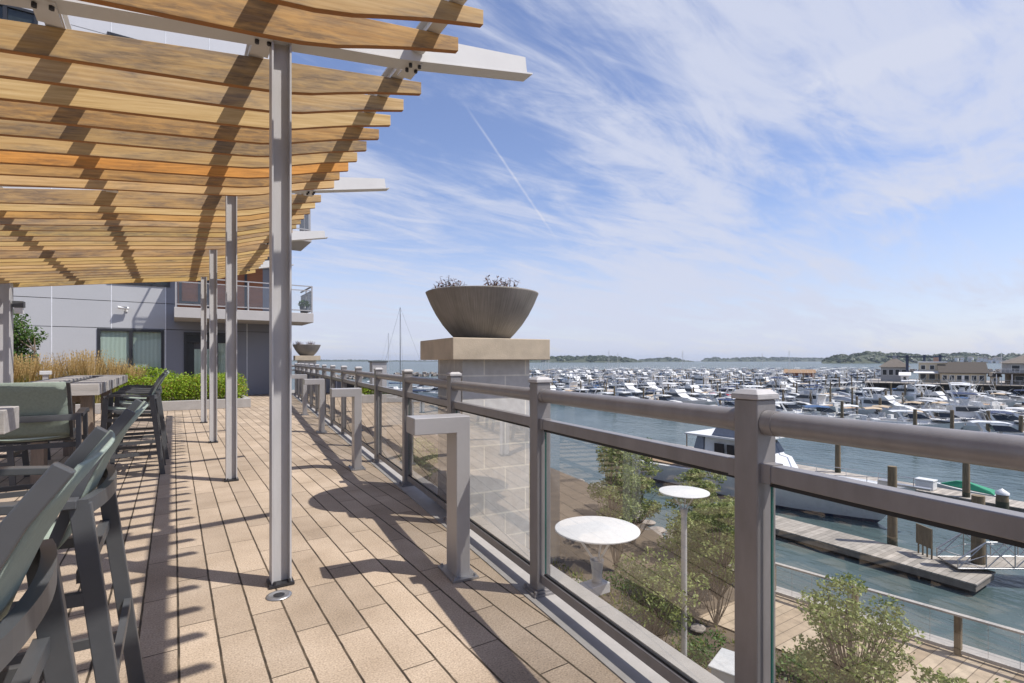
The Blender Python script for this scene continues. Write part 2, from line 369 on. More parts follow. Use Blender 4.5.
def mat_rafter():
    m, nt, b = new_mat('weathered_cedar'); L = nt.links.new
    tc = node(nt, 'ShaderNodeTexCoord'); oi = node(nt, 'ShaderNodeObjectInfo')
    vr = node(nt, 'ShaderNodeVectorRotate', rotation_type='Y_AXIS'); vr.inputs['Angle'].default_value = R(8.7); L(tc.outputs['Object'], vr.inputs[0])
    ad = node(nt, 'ShaderNodeVectorMath', operation='ADD'); L(vr.outputs[0], ad.inputs[0])
    sc = node(nt, 'ShaderNodeVectorMath', operation='SCALE'); sc.inputs[0].default_value = (13.1, 7.7, 5.3); L(oi.outputs['Random'], sc.inputs['Scale']); L(sc.outputs[0], ad.inputs[1])
    def noise(scale, st, detail=6, dist=0):
        mp = node(nt, 'ShaderNodeMapping'); mp.inputs['Scale'].default_value = st; L(ad.outputs[0], mp.inputs[0])
        n = node(nt, 'ShaderNodeTexNoise'); n.inputs['Scale'].default_value = scale; n.inputs['Detail'].default_value = detail; n.inputs['Distortion'].default_value = dist
        n.inputs['Roughness'].default_value = .6; L(mp.outputs[0], n.inputs[0]); return n.outputs[0]
    grain = noise(9, (.22, 6, 6), 9, .3)
    col = ramp(nt, ((.25, (.41, .245, .09)), (.5, (.58, .395, .175)), (.75, (.70, .51, .26))), grain)
    blotch = noise(1.7, (.55, 1, 2.6), 9, .7)
    bo = node(nt, 'ShaderNodeMath', operation='MULTIPLY_ADD'); L(oi.outputs['Random'], bo.inputs[0]); bo.inputs[1].default_value = .22; L(blotch, bo.inputs[2])
    gm = ramp(nt, ((.56, (0, 0, 0)), (.70, (1, 1, 1))), bo.outputs[0])
    mix = node(nt, 'ShaderNodeMix', data_type='RGBA'); L(col, mix.inputs[6])
    gry = ramp(nt, ((.3, (.135, .10, .075)), (.7, (.34, .265, .185))), noise(9, (.3, 6, 6), 6)); L(gry, mix.inputs[7])
    fm = node(nt, 'ShaderNodeMath', operation='MULTIPLY'); fm.inputs[1].default_value = .85; sm_ = node(nt, 'ShaderNodeMath', operation='MULTIPLY'); L(gm, sm_.inputs[0]); L(ramp(nt, ((.36, (.25, .25, .25)), (.58, (1, 1, 1))), noise(26, (.3, 1, 1.6), 8, .4)), sm_.inputs[1]); L(sm_.outputs[0], fm.inputs[0]); L(fm.outputs[0], mix.inputs[0])
    hs = node(nt, 'ShaderNodeHueSaturation')
    mr = node(nt, 'ShaderNodeMapRange'); mr.inputs[3].default_value = 1.08; mr.inputs[4].default_value = .86; L(oi.outputs['Random'], mr.inputs[0]); L(mr.outputs[0], hs.inputs['Value'])
    L(mix.outputs[2], hs.inputs['Color'])
    rc = node(nt, 'ShaderNodeMix', data_type='RGBA', blend_type='MULTIPLY'); rc.inputs[0].default_value = 1; L(hs.outputs[0], rc.inputs[6]); L(oi.outputs['Color'], rc.inputs[7])
    L(rc.outputs[2], b.inputs['Base Color']); b.inputs['Roughness'].default_value = .7; b.inputs['Specular IOR Level'].default_value = .3
    bp = node(nt, 'ShaderNodeBump'); bp.inputs['Strength'].default_value = .25; bp.inputs['Distance'].default_value = .004; L(grain, bp.inputs['Height']); L(bp.outputs[0], b.inputs['Normal'])
    return m
M_rafter = mat_rafter()
M_rafter_edge = simple('cedar_bounce_tint', (.38, .155, .038), .7, 0, .2, 4, stretch=(.4, 6, 6))  # warm light bounced onto the rafters' bottom faces, painted in as orange-brown

def mat_glass(name, tint=(.90, .95, .93), refl=1.0, rough=0.0):
    m, nt, b = new_mat(name); nt.nodes.remove(b); L = nt.links.new
    out = nt.nodes['Material Output']; tr = node(nt, 'ShaderNodeBsdfTransparent'); tr.inputs[0].default_value = tint + (1,)
    gl = node(nt, 'ShaderNodeBsdfGlossy'); gl.inputs['Roughness'].default_value = rough
    fr = node(nt, 'ShaderNodeFresnel'); fr.inputs[0].default_value = 1.5
    mu = node(nt, 'ShaderNodeMath', operation='MULTIPLY'); L(fr.outputs[0], mu.inputs[0])
    ge = node(nt, 'ShaderNodeNewGeometry'); mb_ = node(nt, 'ShaderNodeMath', operation='MULTIPLY_ADD'); mb_.inputs[1].default_value = -refl; mb_.inputs[2].default_value = refl
    L(ge.outputs['Backfacing'], mb_.inputs[0]); L(mb_.outputs[0], mu.inputs[1])
    mx = node(nt, 'ShaderNodeMixShader'); L(mu.outputs[0], mx.inputs[0]); L(tr.outputs[0], mx.inputs[1]); L(gl.outputs[0], mx.inputs[2]); L(mx.outputs[0], out.inputs[0])
    return m
M_glass = mat_glass('railing_glass', (.975, .98, .975), 2.8)
M_paneglass = mat_glass('window_glass', (.88, .93, .91), 1.3)
M_glassedge = simple('green_glass_edge', (.03, .16, .13), .2)

def mat_curtain():
    m, nt, b = new_mat('pale_curtain'); L = nt.links.new
    tc = node(nt, 'ShaderNodeTexCoord'); wv = node(nt, 'ShaderNodeTexWave'); wv.inputs['Scale'].default_value = 2.6; wv.inputs['Distortion'].default_value = 1.5
    L(tc.outputs['Object'], wv.inputs[0]); L(ramp(nt, ((0, (.52, .53, .49)), (1, (.62, .63, .59))), wv.outputs[0]), b.inputs['Base Color']); b.inputs['Roughness'].default_value = .9
    return m
M_curtain = mat_curtain()

def mat_block():
    """split-face block with pale mortar, on faces along u and n"""
    m, nt, b = new_mat('grey_stone_block'); L = nt.links.new
    tc = node(nt, 'ShaderNodeTexCoord'); sp = node(nt, 'ShaderNodeSeparateXYZ'); L(tc.outputs['Object'], sp.inputs[0])
    ad = node(nt, 'ShaderNodeMath', operation='ADD'); L(sp.outputs[0], ad.inputs[0]); L(sp.outputs[1], ad.inputs[1])
    cb = node(nt, 'ShaderNodeCombineXYZ'); L(ad.outputs[0], cb.inputs[0]); L(sp.outputs[2], cb.inputs[1])
    br = node(nt, 'ShaderNodeTexBrick'); br.inputs['Scale'].default_value = 1; br.inputs['Mortar Size'].default_value = .007; br.inputs['Brick Width'].default_value = .40; br.inputs['Row Height'].default_value = .2
    br.inputs['Color1'].default_value = (.50, .485, .465, 1); br.inputs['Color2'].default_value = (.58, .565, .545, 1); br.inputs['Mortar'].default_value = (.72, .69, .62, 1)
    L(cb.outputs[0], br.inputs[0])
    n = node(nt, 'ShaderNodeTexNoise'); n.inputs['Scale'].default_value = 14; n.inputs['Detail'].default_value = 8; L(tc.outputs['Object'], n.inputs[0])
    mx = node(nt, 'ShaderNodeMix', data_type='RGBA', blend_type='MULTIPLY'); mx.inputs[0].default_value = .8
    L(br.outputs[0], mx.inputs[6]); L(ramp(nt, ((.3, (.86, .85, .84)), (.7, (1.08, 1.08, 1.07))), n.outputs[0]), mx.inputs[7])
    L(mx.outputs[2], b.inputs['Base Color']); b.inputs['Roughness'].default_value = .85
    bp = node(nt, 'ShaderNodeBump'); bp.inputs['Strength'].default_value = .3; bp.inputs['Distance'].default_value = .01; L(n.outputs[0], bp.inputs['Height']); L(bp.outputs[0], b.inputs['Normal'])
    return m
M_block = mat_block()

def mat_bowl():
    m, nt, b = new_mat('cast_concrete_bowl'); L = nt.links.new
    tc = node(nt, 'ShaderNodeTexCoord'); sp = node(nt, 'ShaderNodeSeparateXYZ'); L(tc.outputs['Object'], sp.inputs[0])
    at = node(nt, 'ShaderNodeMath', operation='ARCTAN2'); L(sp.outputs[1], at.inputs[0]); L(sp.outputs[0], at.inputs[1])
    cb = node(nt, 'ShaderNodeCombineXYZ'); L(at.outputs[0], cb.inputs[0]); L(sp.outputs[2], cb.inputs[2])
    mp = node(nt, 'ShaderNodeMapping'); mp.inputs['Scale'].default_value = (22, 1, 2.2); L(cb.outputs[0], mp.inputs[0])
    n = node(nt, 'ShaderNodeTexNoise'); n.inputs['Scale'].default_value = 2.2; n.inputs['Detail'].default_value = 8; L(mp.outputs[0], n.inputs[0])
    n2 = node(nt, 'ShaderNodeTexNoise'); n2.inputs['Scale'].default_value = 4; n2.inputs['Detail'].default_value = 6; L(tc.outputs['Object'], n2.inputs[0])
    mx = node(nt, 'ShaderNodeMix', data_type='RGBA', blend_type='MULTIPLY'); mx.inputs[0].default_value = 1
    L(ramp(nt, ((.28, (.195, .185, .17)), (.5, (.245, .23, .213)), (.75, (.305, .29, .27))), n.outputs[0]), mx.inputs[6])
    L(ramp(nt, ((.35, (.8, .78, .74)), (.65, (1.08, 1.06, 1.02))), n2.outputs[0]), mx.inputs[7])
    L(mx.outputs[2], b.inputs['Base Color']); b.inputs['Roughness'].default_value = .85
    bp = node(nt, 'ShaderNodeBump'); bp.inputs['Strength'].default_value = .3; bp.inputs['Distance'].default_value = .008; L(n.outputs[0], bp.inputs['Height']); L(bp.outputs[0], b.inputs['Normal'])
    return m
M_bowl = mat_bowl()

def mat_leaf(name, c0, c1, trans=.25):
    m, nt, b = new_mat(name); L = nt.links.new
    g = node(nt, 'ShaderNodeNewGeometry'); c = ramp(nt, ((0, c0), (1, c1)), g.outputs['Random Per Island'])
    L(c, b.inputs['Base Color']); b.inputs['Roughness'].default_value = .5; b.inputs['Specular IOR Level'].default_value = .35
    out = nt.nodes['Material Output']; t = node(nt, 'ShaderNodeBsdfTranslucent'); L(c, t.inputs[0])
    mx = node(nt, 'ShaderNodeMixShader'); mx.inputs[0].default_value = trans; L(b.outputs[0], mx.inputs[1]); L(t.outputs[0], mx.inputs[2]); L(mx.outputs[0], out.inputs[0])
    return m
M_leaf_hedge = mat_leaf('hedge_leaf', (.15, .25, .015), (.36, .47, .04), .35)
M_leaf_hedge_dry = mat_leaf('hedge_dry_leaf', (.22, .11, .03), (.34, .2, .06), .3)
M_leaf_tree = mat_leaf('tree_leaf', (.10, .145, .03), (.33, .36, .12), .35)
M_leaf_dark = mat_leaf('shrub_leaf', (.04, .09, .02), (.12, .20, .04), .3)
M_grass_tan = mat_leaf('dry_grass_blade', (.38, .25, .09), (.60, .45, .21), .35)
M_grass_green = mat_leaf('green_grass_blade', (.14, .17, .03), (.30, .28, .07), .35)
M_dry = mat_leaf('dried_stem', (.10, .05, .035), (.22, .12, .085), .1)
M_leaf_far = mat_leaf('far_leaf', (.018, .033, .012), (.055, .078, .026), .15)

def mat_water():
    m, nt, b = new_mat('harbour_water'); L = nt.links.new
    tc = node(nt, 'ShaderNodeTexCoord')
    def noise(s, st, d, rot=0.4):
        mp = node(nt, 'ShaderNodeMapping'); mp.inputs['Scale'].default_value = st; mp.inputs['Rotation'].default_value = (0, 0, rot); L(tc.outputs['Object'], mp.inputs[0])
        n = node(nt, 'ShaderNodeTexNoise'); n.inputs['Scale'].default_value = s; n.inputs['Detail'].default_value = d; L(mp.outputs[0], n.inputs[0]); return n.outputs[0]
    a = noise(1.3, (1, .45, 1), 5); c = noise(.22, (1, .6, 1), 3, .8)
    ad = node(nt, 'ShaderNodeMath', operation='ADD'); L(a, ad.inputs[0]); L(c, ad.inputs[1])
    bp = node(nt, 'ShaderNodeBump'); bp.inputs['Strength'].default_value = .45; bp.inputs['Distance'].default_value = .28; L(ad.outputs[0], bp.inputs['Height'])
    df = node(nt, 'ShaderNodeBsdfDiffuse'); L(ramp(nt, ((.3, (.055, .085, .088)), (.7, (.095, .132, .135))), c), df.inputs[0])
    gl = node(nt, 'ShaderNodeBsdfGlossy'); gl.inputs['Roughness'].default_value = .13; L(bp.outputs[0], gl.inputs['Normal'])
    fr = node(nt, 'ShaderNodeFresnel'); fr.inputs[0].default_value = 1.33; L(bp.outputs[0], fr.inputs['Normal'])
    mn = node(nt, 'ShaderNodeMath', operation='MINIMUM'); L(fr.outputs[0], mn.inputs[0]); mn.inputs[1].default_value = .5     # wave slopes keep the far water from mirroring fully
    mx = node(nt, 'ShaderNodeMixShader'); L(mn.outputs[0], mx.inputs[0]); L(df.outputs[0], mx.inputs[1]); L(gl.outputs[0], mx.inputs[2])
    nt.nodes.remove(b); L(mx.outputs[0], nt.nodes['Material Output'].inputs[0])
    return m
M_water = mat_water()

def mat_plank_ground(name='boardwalk_planks', pitch=.30, lo=(.33, .25, .17), hi=(.46, .37, .27)):
    m, nt, b = new_mat(name); L = nt.links.new
    tc = node(nt, 'ShaderNodeTexCoord'); sp = node(nt, 'ShaderNodeSeparateXYZ'); L(tc.outputs['Object'], sp.inputs[0])
    dv = node(nt, 'ShaderNodeMath', operation='DIVIDE'); dv.inputs[1].default_value = pitch; L(sp.outputs[1], dv.inputs[0])
    fl = node(nt, 'ShaderNodeMath', operation='FLOOR'); L(dv.outputs[0], fl.inputs[0]); fr = node(nt, 'ShaderNodeMath', operation='FRACT'); L(dv.outputs[0], fr.inputs[0])
    w = node(nt, 'ShaderNodeTexWhiteNoise', noise_dimensions='1D'); L(fl.outputs[0], w.inputs['W'])
    base = ramp(nt, ((0, lo), (1, hi)), w.outputs[0])
    gp = ramp(nt, ((0, (.12, .1, .08)), (.07, (1, 1, 1)), (.97, (1, 1, 1)), (1, (.3, .28, .25))), fr.outputs[0])
    n = node(nt, 'ShaderNodeTexNoise'); n.inputs['Scale'].default_value = 3; n.inputs['Detail'].default_value = 8; L(tc.outputs['Object'], n.inputs[0])
    g2 = ramp(nt, ((.3, (.75, .75, .75)), (.7, (1.1, 1.1, 1.1))), n.outputs[0])
    a = node(nt, 'ShaderNodeMix', data_type='RGBA', blend_type='MULTIPLY'); a.inputs[0].default_value = 1; L(base, a.inputs[6]); L(gp, a.inputs[7])
    c = node(nt, 'ShaderNodeMix', data_type='RGBA', blend_type='MULTIPLY'); c.inputs[0].default_value = 1; L(a.outputs[2], c.inputs[6]); L(g2, c.inputs[7])
    L(c.outputs[2], b.inputs['Base Color']); b.inputs['Roughness'].default_value = .85
    return m
M_boards = mat_plank_ground()
M_dock = mat_plank_ground('dock_planks', .22, (.29, .26, .225), (.43, .385, .335))

# ------------------------------------------------------------------ rail line of the terrace edge
R0 = Vector((1.5539, .9572, 0)); U = Vector((.11254, .99365, 0)); NV = Vector((.99365, -.11254, 0)); RZ = math.atan2(-U.x, U.y)
GAP = 1.425
def rl(s, n, z=0.0): return R0 + U * s + NV * n + Vector((0, 0, z))
S0, S1 = -4 * GAP, 14 * GAP        # ends of the railing
LOW, SEA = -6.4, -7.7

# ------------------------------------------------------------------ ground, deck, water
mb = MB()
e0, e1 = rl(-12, -.062), rl(24.3, -.062)
mb.add([(-14, -12, 0), (e0.x, e0.y, 0), (e1.x, e1.y, 0), (-14, e1.y, 0)], [(0, 1, 2, 3)])
tag(mb.build('deck', M_deck), kind='structure')
mb = MB()
def strip(mbx, n0, n1, z0, z1, a=-12, b=24.3):
    p = [rl(a, n0, z0), rl(a, n1, z0), rl(b, n1, z0), rl(b, n0, z0)]; q = [v + Vector((0, 0, z1 - z0)) for v in p]
    mbx.add(p + q, [(3, 2, 1, 0), (4, 5, 6, 7), (0, 1, 5, 4), (1, 2, 6, 5), (2, 3, 7, 6), (3, 0, 4, 7)])
strip(mb, -.06, .30, -.30, .006)
tag(mb.build('kerb', M_kerb), kind='structure')
mb = MB(); strip(mb, -.5, .22, LOW - .5, -.31)
ww = mb.build('terrace_wall', M_block); tag(ww, 'grey block retaining wall under the terrace edge', 'wall')
# lower level
fx = lambda y: 17.6 - .148 * (y - 2)            # the sea-wall line of the lower walk
shore = lambda y: min(17.6 + .42 * (y - 9), 25.2)      # bank beyond the boardwalk
mb = MB(); ys = list(range(-40, 61, 5))
vs = []
for y in ys: vs += [(1.0, y, LOW), (fx(y) - 3.2 if y < 10 else shore(y) - 2.4, y, LOW), (fx(y) - 3.1, y, LOW) if y < 10 else (shore(y), y, SEA - .3)]
mb.add(vs, [(3 * i + k, 3 * i + k + 1, 3 * i + k + 4, 3 * i + k + 3) for i in range(len(ys) - 1) for k in (0, 1)])
tag(mb.build('ground', M_mulch), kind='structure')
yb_ = [y for y in ys if y <= 10]
mb = MB(); vs = []
for y in yb_: vs += [(fx(y) - 3.25, y, LOW + .05), (fx(y) + .12, y, LOW + .05)]
mb.add(vs, [(2 * i, 2 * i + 1, 2 * i + 3, 2 * i + 2) for i in range(len(yb_) - 1)])
tag(mb.build('boardwalk', M_boards), kind='structure')
mb = MB(); vs = []
for y in yb_: vs += [(fx(y) + .12, y, LOW + .06), (fx(y) + .75, y, LOW + .06), (fx(y) + .75, y, SEA - 2), (fx(y) + .12, y, SEA - 2)]
mb.add(vs, [(4 * i + a, 4 * i + (a + 1) % 4, 4 * i + 4 + (a + 1) % 4, 4 * i + 4 + a) for i in range(len(yb_) - 1) for a in range(4)] + [(3, 2, 1, 0), tuple(len(vs) - 4 + k for k in range(4))])
tag(mb.build('sea_wall', M_kerb), 'pale concrete sea wall outside the boardwalk fence', 'wall')
mb = MB(); mb.add([(x, y, LOW + .004) for x, y in ((1.9, 2), (6.3, 2), (7.8, 15), (3.6, 15))], [(0, 1, 2, 3)])
tag(mb.build('path', M_gravel), kind='structure')
mb = MB(); mb.add([(-9000, -9000, SEA), (9000, -9000, SEA), (9000, 12000, SEA), (-9000, 12000, SEA)], [(0, 1, 2, 3)])
tag(mb.build('water', M_water), kind='structure')

# ------------------------------------------------------------------ foliage helpers
def leaf_cloud(mb, blobs, n, size, rg, flat=.5, shell=.55):
    """many small two-triangle leaves spread through a set of ellipsoids"""
    tot = sum(b[1][0] * b[1][1] * b[1][2] for b in blobs)
    for c, r in blobs:
        k = int(n * r[0] * r[1] * r[2] / tot)
        for _ in range(k):
            while True:
                p = Vector((rg.uniform(-1, 1), rg.uniform(-1, 1), rg.uniform(-1, 1)))
                l = p.length
                if .15 < l < 1 and rg.random() < (l ** 1.5) * .9 + .1: break
            q = Vector((c[0] + p.x * r[0], c[1] + p.y * r[1], c[2] + p.z * r[2]))
            d = Vector((rg.gauss(0, 1), rg.gauss(0, 1), rg.gauss(0, .7))).normalized()
            nrm = (p.normalized() * .6 + Vector((rg.gauss(0, .6), rg.gauss(0, .6), rg.gauss(.4, .6)))).normalized()
            s = d.cross(nrm)
            if s.length < .1: continue
            s.normalize(); a = size * rg.uniform(.6, 1.35)
            mb.add([q - d * a * .5, q + s * a * .28, q + d * a * .55, q - s * a * .28], [(0, 1, 2, 3)])
def blob_set(rg, n, R3, rr):
    out = []
    for _ in range(n):
        t = rg.uniform(0, 6.283); q = math.sqrt(rg.random()); z = rg.uniform(-1, 1)
        k = math.sqrt(max(0.05, 1 - z * z * .8))
        s = rg.uniform(.6, 1.2) * rr
        out.append(((R3[0] * q * k * math.cos(t), R3[1] * q * k * math.sin(t), R3[2] * z), (s, s * rg.uniform(.8, 1.2), s * rg.uniform(.55, .85))))
    return out
def tree(name, label, cat, loc, h, R3, nblob, rr, nleaf, lsize, mat, seed, stems=1, group=None, crown_mid=.62, tr=.05):
    rg = random.Random(seed); t = thing(name, label, cat, loc, 0, group)
    bl = blob_set(rg, nblob, R3, rr); bl = [((c[0], c[1], c[2] + h * crown_mid), r) for c, r in bl]
    mb = MB()
    for k in range(stems):
        a = rg.uniform(0, 6.28); o = Vector((math.cos(a), math.sin(a), 0)) * (.12 * (stems > 1))
        p = o.copy(); pts = [p.copy()]
        for i in range(4):
            p = p + Vector((rg.gauss(o.x * .5, .06), rg.gauss(o.y * .5, .06), h * .2)); pts.append(p.copy())
        for i in range(4): mb.tube(pts[i], pts[i + 1], tr * (1 - i * .2), 7, tr * (1 - (i + 1) * .2))
        for c, r in bl[k::stems]:
            i = min(4, max(1, int(c[2] / h * 4.5))); mid = pts[i - 1].lerp(Vector(c), .5) + Vector((0, 0, -.05 * h))
            mb.tube(pts[i - 1], mid, tr * .4, 5, tr * .28); mb.tube(mid, c, tr * .28, 5, tr * .1)
    mb.build('trunk', M_trunk, t)
    mb = MB(); leaf_cloud(mb, bl, nleaf, lsize, rg); mb.build('crown', mat, t)
    return t

# ------------------------------------------------------------------ pergola
YB = [-.62, 3.35, 6.52, 9.69, 12.86]                  # cross beams, the first one just behind the camera's shoulder
XP = .54; SL = math.tan(R(8.7))
def zs(x): return 3.272 + SL * (x - XP)             # upper edge of the rafters
per = thing('pergola', 'long timber pergola of tilted rafters on grey steel posts over the terrace', 'pergola', (XP, 0, 0))
def hpost(h, w=.108, d=.098, tf=.010):
    m = MB()
    m.b2((-w / 2, -d / 2, 0), (-w / 2 + tf, d / 2, h)); m.b2((w / 2 - tf, -d / 2, 0), (w / 2, d / 2, h)); m.b2((-w / 2 + tf, -.006, 0), (w / 2 - tf, .006, h))
    return m
for y in YB:
    po = hpost(3.228 - .02, ).build('post', M_steel, per, loc=(-.008, y, .02))
    b_ = MB(); b_.b2((-.068, -.066, -.016), (.068, .066, -.001))
    for sx in (-1, 1):
        for sy in (-1, 1): b_.tube((sx * .04, sy * .056, 0), (sx * .04, sy * .056, .018), .008, 6)
    b_.build('base_plate', M_bolt, po)
    cp = MB(); cp.b2((-.085, -.055, 3.2085), (.085, .055, 3.216)); cp.build('cap_plate', M_steel, po)
    hl = zs(-2.58) - .06
    q = hpost(hl - .02, .22, .22, .016).build('post', M_steel, per, loc=(-2.58 - XP, y, .02))
for y in YB:                                          # white cross beams: web on the near side, flanges behind
    mb = MB()
    xa, xb = -2.95, 2.27
    bot = [(xa, zs(xa) - .05), (1.25, zs(1.25) - .062), (xb + .05, zs(xb + .05) - .004)]
    mb.prism([(x - XP, z + .0115) for x, z in bot[:2]] + [(xb - XP, zs(xb) + .006), (xb - .015 - XP, zs(xb) + .117), (xa - XP, zs(xa) + .115)], 1, y - .075, y - .062)
    mb.prism([(x - XP, z) for x, z in bot] + [(x - XP, z + .011) for x, z in bot[::-1]], 1, y - .078, y + .05)
    mb.prism([(xa - XP, zs(xa) + .1155), (1.2 - XP, zs(1.2) + .1165), (1.2 - XP, zs(1.2) + .128), (xa - XP, zs(xa) + .127)], 1, y - .077, y + .07)
    mb.build('cross_beam', M_beam, per)
    for x in (-1.48, -.53, .435, 1.37):
        for dx in (-.032, .032):
            for dy in ((-.04, .025) if x > 1 else (-.02,)):
                mb = MB(); mb.tube((x + dx - XP, y + dy, zs(x + dx) - .0605), (x + dx - XP, y + dy, zs(x + dx) - .082), .012, 6); mb.build('bolt', M_bolt, per)
for x in (-2.44, -1.48, -.53, .435, 1.37):             # purlins the rafters hang from
    mb = MB(); z = zs(x)
    for k in range(len(YB)):
        ya = YB[k] + .08; yb = YB[k + 1] - .08 if k + 1 < len(YB) else 13.45
        if k == 0: mb.b2((x - .043 - XP, -1.6, z + .002), (x + .043 - XP, YB[0] - .08, z + .016)); mb.b2((x - .006 - XP, -1.6, z + .017), (x + .006 - XP, YB[0] - .08, z + .11))
        mb.b2((x - .043 - XP, ya, z + .002), (x + .043 - XP, yb, z + .016)); mb.b2((x - .006 - XP, ya, z + .017), (x + .006 - XP, yb, z + .10)); mb.b2((x - .043 - XP, ya, z + .101), (x + .043 - XP, yb, z + .111))
        mb.b2((x - .05 - XP, YB[k] - .055, z - .0595), (x + .05 - XP, YB[k] + .16, z - .05))
    mb.build('purlin', M_beam, per)
ry = [(3.35 - .3185 * i, 0, 10 - i) for i in range(1, 15) if abs(3.35 - .3185 * i + .62) > .12]
for k in range(1, 5):
    y0 = (YB[k] if k >= 0 else YB[0] - 3.17); y1 = YB[k + 1] if k + 1 < 5 else YB[4] + 3.17
    for i in range(1, 10):
        y = y0 + (y1 - y0) * i / 10
        if -1.3 < y < 13.4: ry.append((y, k, i))
for (y, k, i) in ry:
    mb = MB(); xa, xt = -2.9, 1.55; j = rnd.uniform(-.012, .012); dp = .20
    top = [(xa, zs(xa)), (XP - .1, zs(XP - .1)), (xt + j, zs(xt))]
    bot = [(xt + j, zs(xt) - .088), (1.2, zs(1.2) - .122), (.95, zs(.95) - .158), (.78, zs(.78) - .186), (XP + .05, zs(XP + .05) - dp), (XP - .15, zs(XP - .15) - dp + .004), (-.75, zs(-.75) - .155), (xa, zs(xa) - .105)]
    tw = rnd.uniform(-.004, .004)
    poly = [(x - XP, z - 3.2) for x, z in top + bot]
    mb.mat(M_rafter); mb.prism(poly, 1, -.02, .02)
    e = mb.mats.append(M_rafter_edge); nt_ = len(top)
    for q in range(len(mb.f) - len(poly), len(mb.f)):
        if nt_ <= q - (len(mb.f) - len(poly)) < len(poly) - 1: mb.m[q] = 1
    o = mb.build('rafter', None, per, bevel=.003, loc=(0, y, 3.2)); o.rotation_euler.x = rnd.uniform(-.012, .012)
    v = rnd.uniform(.92, 1.05); o.color = (v, v * rnd.uniform(.95, 1.02), v * rnd.uniform(.86, 1.05), 1)
    if (k, i) == (1, 7): o.color = (1.15, .78, .42, 1)
    elif rnd.random() < .1: o.color = (1.05, .88, .66, 1)

# ------------------------------------------------------------------ railing
rail = thing('railing', 'brown grey metal railing with glass panels along the terrace edge', 'railing', tuple(R0), RZ)
# local frame: +y along the rail, +x towards the water
PW = .089; PC = PW / 2
capm = MB(); h = .052
capm.b2((-h, -h, 1.204), (h, h, 1.221)); q_ = .034; capm.add([(-h, -h, 1.221), (h, -h, 1.221), (h, h, 1.221), (-h, h, 1.221), (-q_, -q_, 1.236), (q_, -q_, 1.236), (q_, q_, 1.236), (-q_, q_, 1.236)],
    [(0, 1, 5, 4), (1, 2, 6, 5), (2, 3, 7, 6), (3, 0, 4, 7), (4, 5, 6, 7)])
cap_me = capm.mesh('post_cap', M_cap)
pm = MB(); pm.b2((-PC, -PC, .012), (PC, PC, 1.203)); post_me = pm.mesh('post', M_rail)
bm = MB(); bm.b2((-.075, -.075, .007), (.075, .075, .019)); bm.b2((-.06, -.06, .0195), (.06, .06, .031))
for sx in (-1, 1):
    for sy in (-1, 1): bm.tube((sx * .062, sy * .062, .019), (sx * .062, sy * .062, .036), .009, 6)
base_me = bm.mesh('base_plate', M_rail)
def link(name, me, parent, loc=(0, 0, 0), bevel=0):
    o = bpy.data.objects.new(name, me); COL.objects.link(o); o.parent = parent; o.location = loc
    if bevel:
        b = o.modifiers.new('bevel', 'BEVEL'); b.width = bevel; b.segments = 2; b.limit_method = 'ANGLE'; b.angle_limit = R(40)
    return o
KP = [-3.35, -1.93] + [k * GAP for k in range(15)]
for k in KP:
    p = link('post', post_me, rail, (PC, k + PC, 0), .004)
    link('post_cap', cap_me, p, (0, 0, 0), .003); link('base_plate', base_me, p)
TR, TZ = .0385, 1.085 + .045
for k, k1 in zip(KP, KP[1:]):
    y0 = k + PW; y1 = k1
    m = MB(); m.tube((PC, y0 + .001, TZ), (PC, y1 - .001, TZ), TR, 24, caps=False); m.build('top_rail', M_rail, rail)
    for ya, yb in ((y0 + .002, y0 + .04), (y1 - .04, y1 - .002)): m = MB(); m.tube((PC, ya, TZ), (PC, yb, TZ), TR + .0022, 24); m.build('rail_collar', M_rail, rail)
    m = MB(); m.b2((PC - .028, y0 + .001, .945), (PC + .028, y1 - .001, .998)); m.build('lower_rail', M_rail, rail, .004)
    for ya, yb in ((y0 + .001, y0 + .035), (y1 - .035, y1 - .001)): m = MB(); m.b2((PC - .031, ya, .942), (PC + .031, yb, 1.001)); m.build('rail_bracket', M_rail, rail)
    m = MB(); m.b2((PC - .02, y0 + .001, .068), (PC + .02, y1 - .001, .118)); m.build('bottom_rail', M_rail, rail, .003)
    m = MB(); m.b2((PC - .009, y0 + .02, .1185), (PC + .009, y1 - .02, .128)); m.build('gasket', M_dark, rail)
    m = MB(); m.b2((PC - .012, y0 + .02, .93), (PC + .012, y1 - .02, .9445)); m.build('gasket', M_dark, rail)
    m = MB(); m.b2((PC - .004, y0 + .022, .1285), (PC + .004, y1 - .022, .9295)); g = m.build('glass_panel', M_glass, rail)
    for ya, yb in ((y0 + .017, y0 + .0215), (y1 - .0215, y1 - .017)): m = MB(); m.b2((PC - .0042, ya, .129), (PC + .0042, yb, .929)); m.build('glass_edge', M_glassedge, g)
# return of the railing at the far end
yE = 14 * GAP
m = MB(); m.tube((-.002, yE + PC, TZ), (-.75, yE + PC, TZ), TR, 16); m.build('top_rail', M_rail, rail)
m = MB(); m.b2((-.75, yE + PC - .028, .945), (-.002, yE + PC + .028, .998)); m.b2((-.75, yE + PC - .02, .068), (-.002, yE + PC + .02, .118)); m.build('lower_rail', M_rail, rail)
m = MB(); m.b2((-.73, yE + PC - .004, .13), (-.02, yE + PC + .004, .93)); m.build('glass_panel', M_glass, rail)
p = link('post', post_me, rail, (-.795, yE + PC, 0)); link('post_cap', cap_me, p)

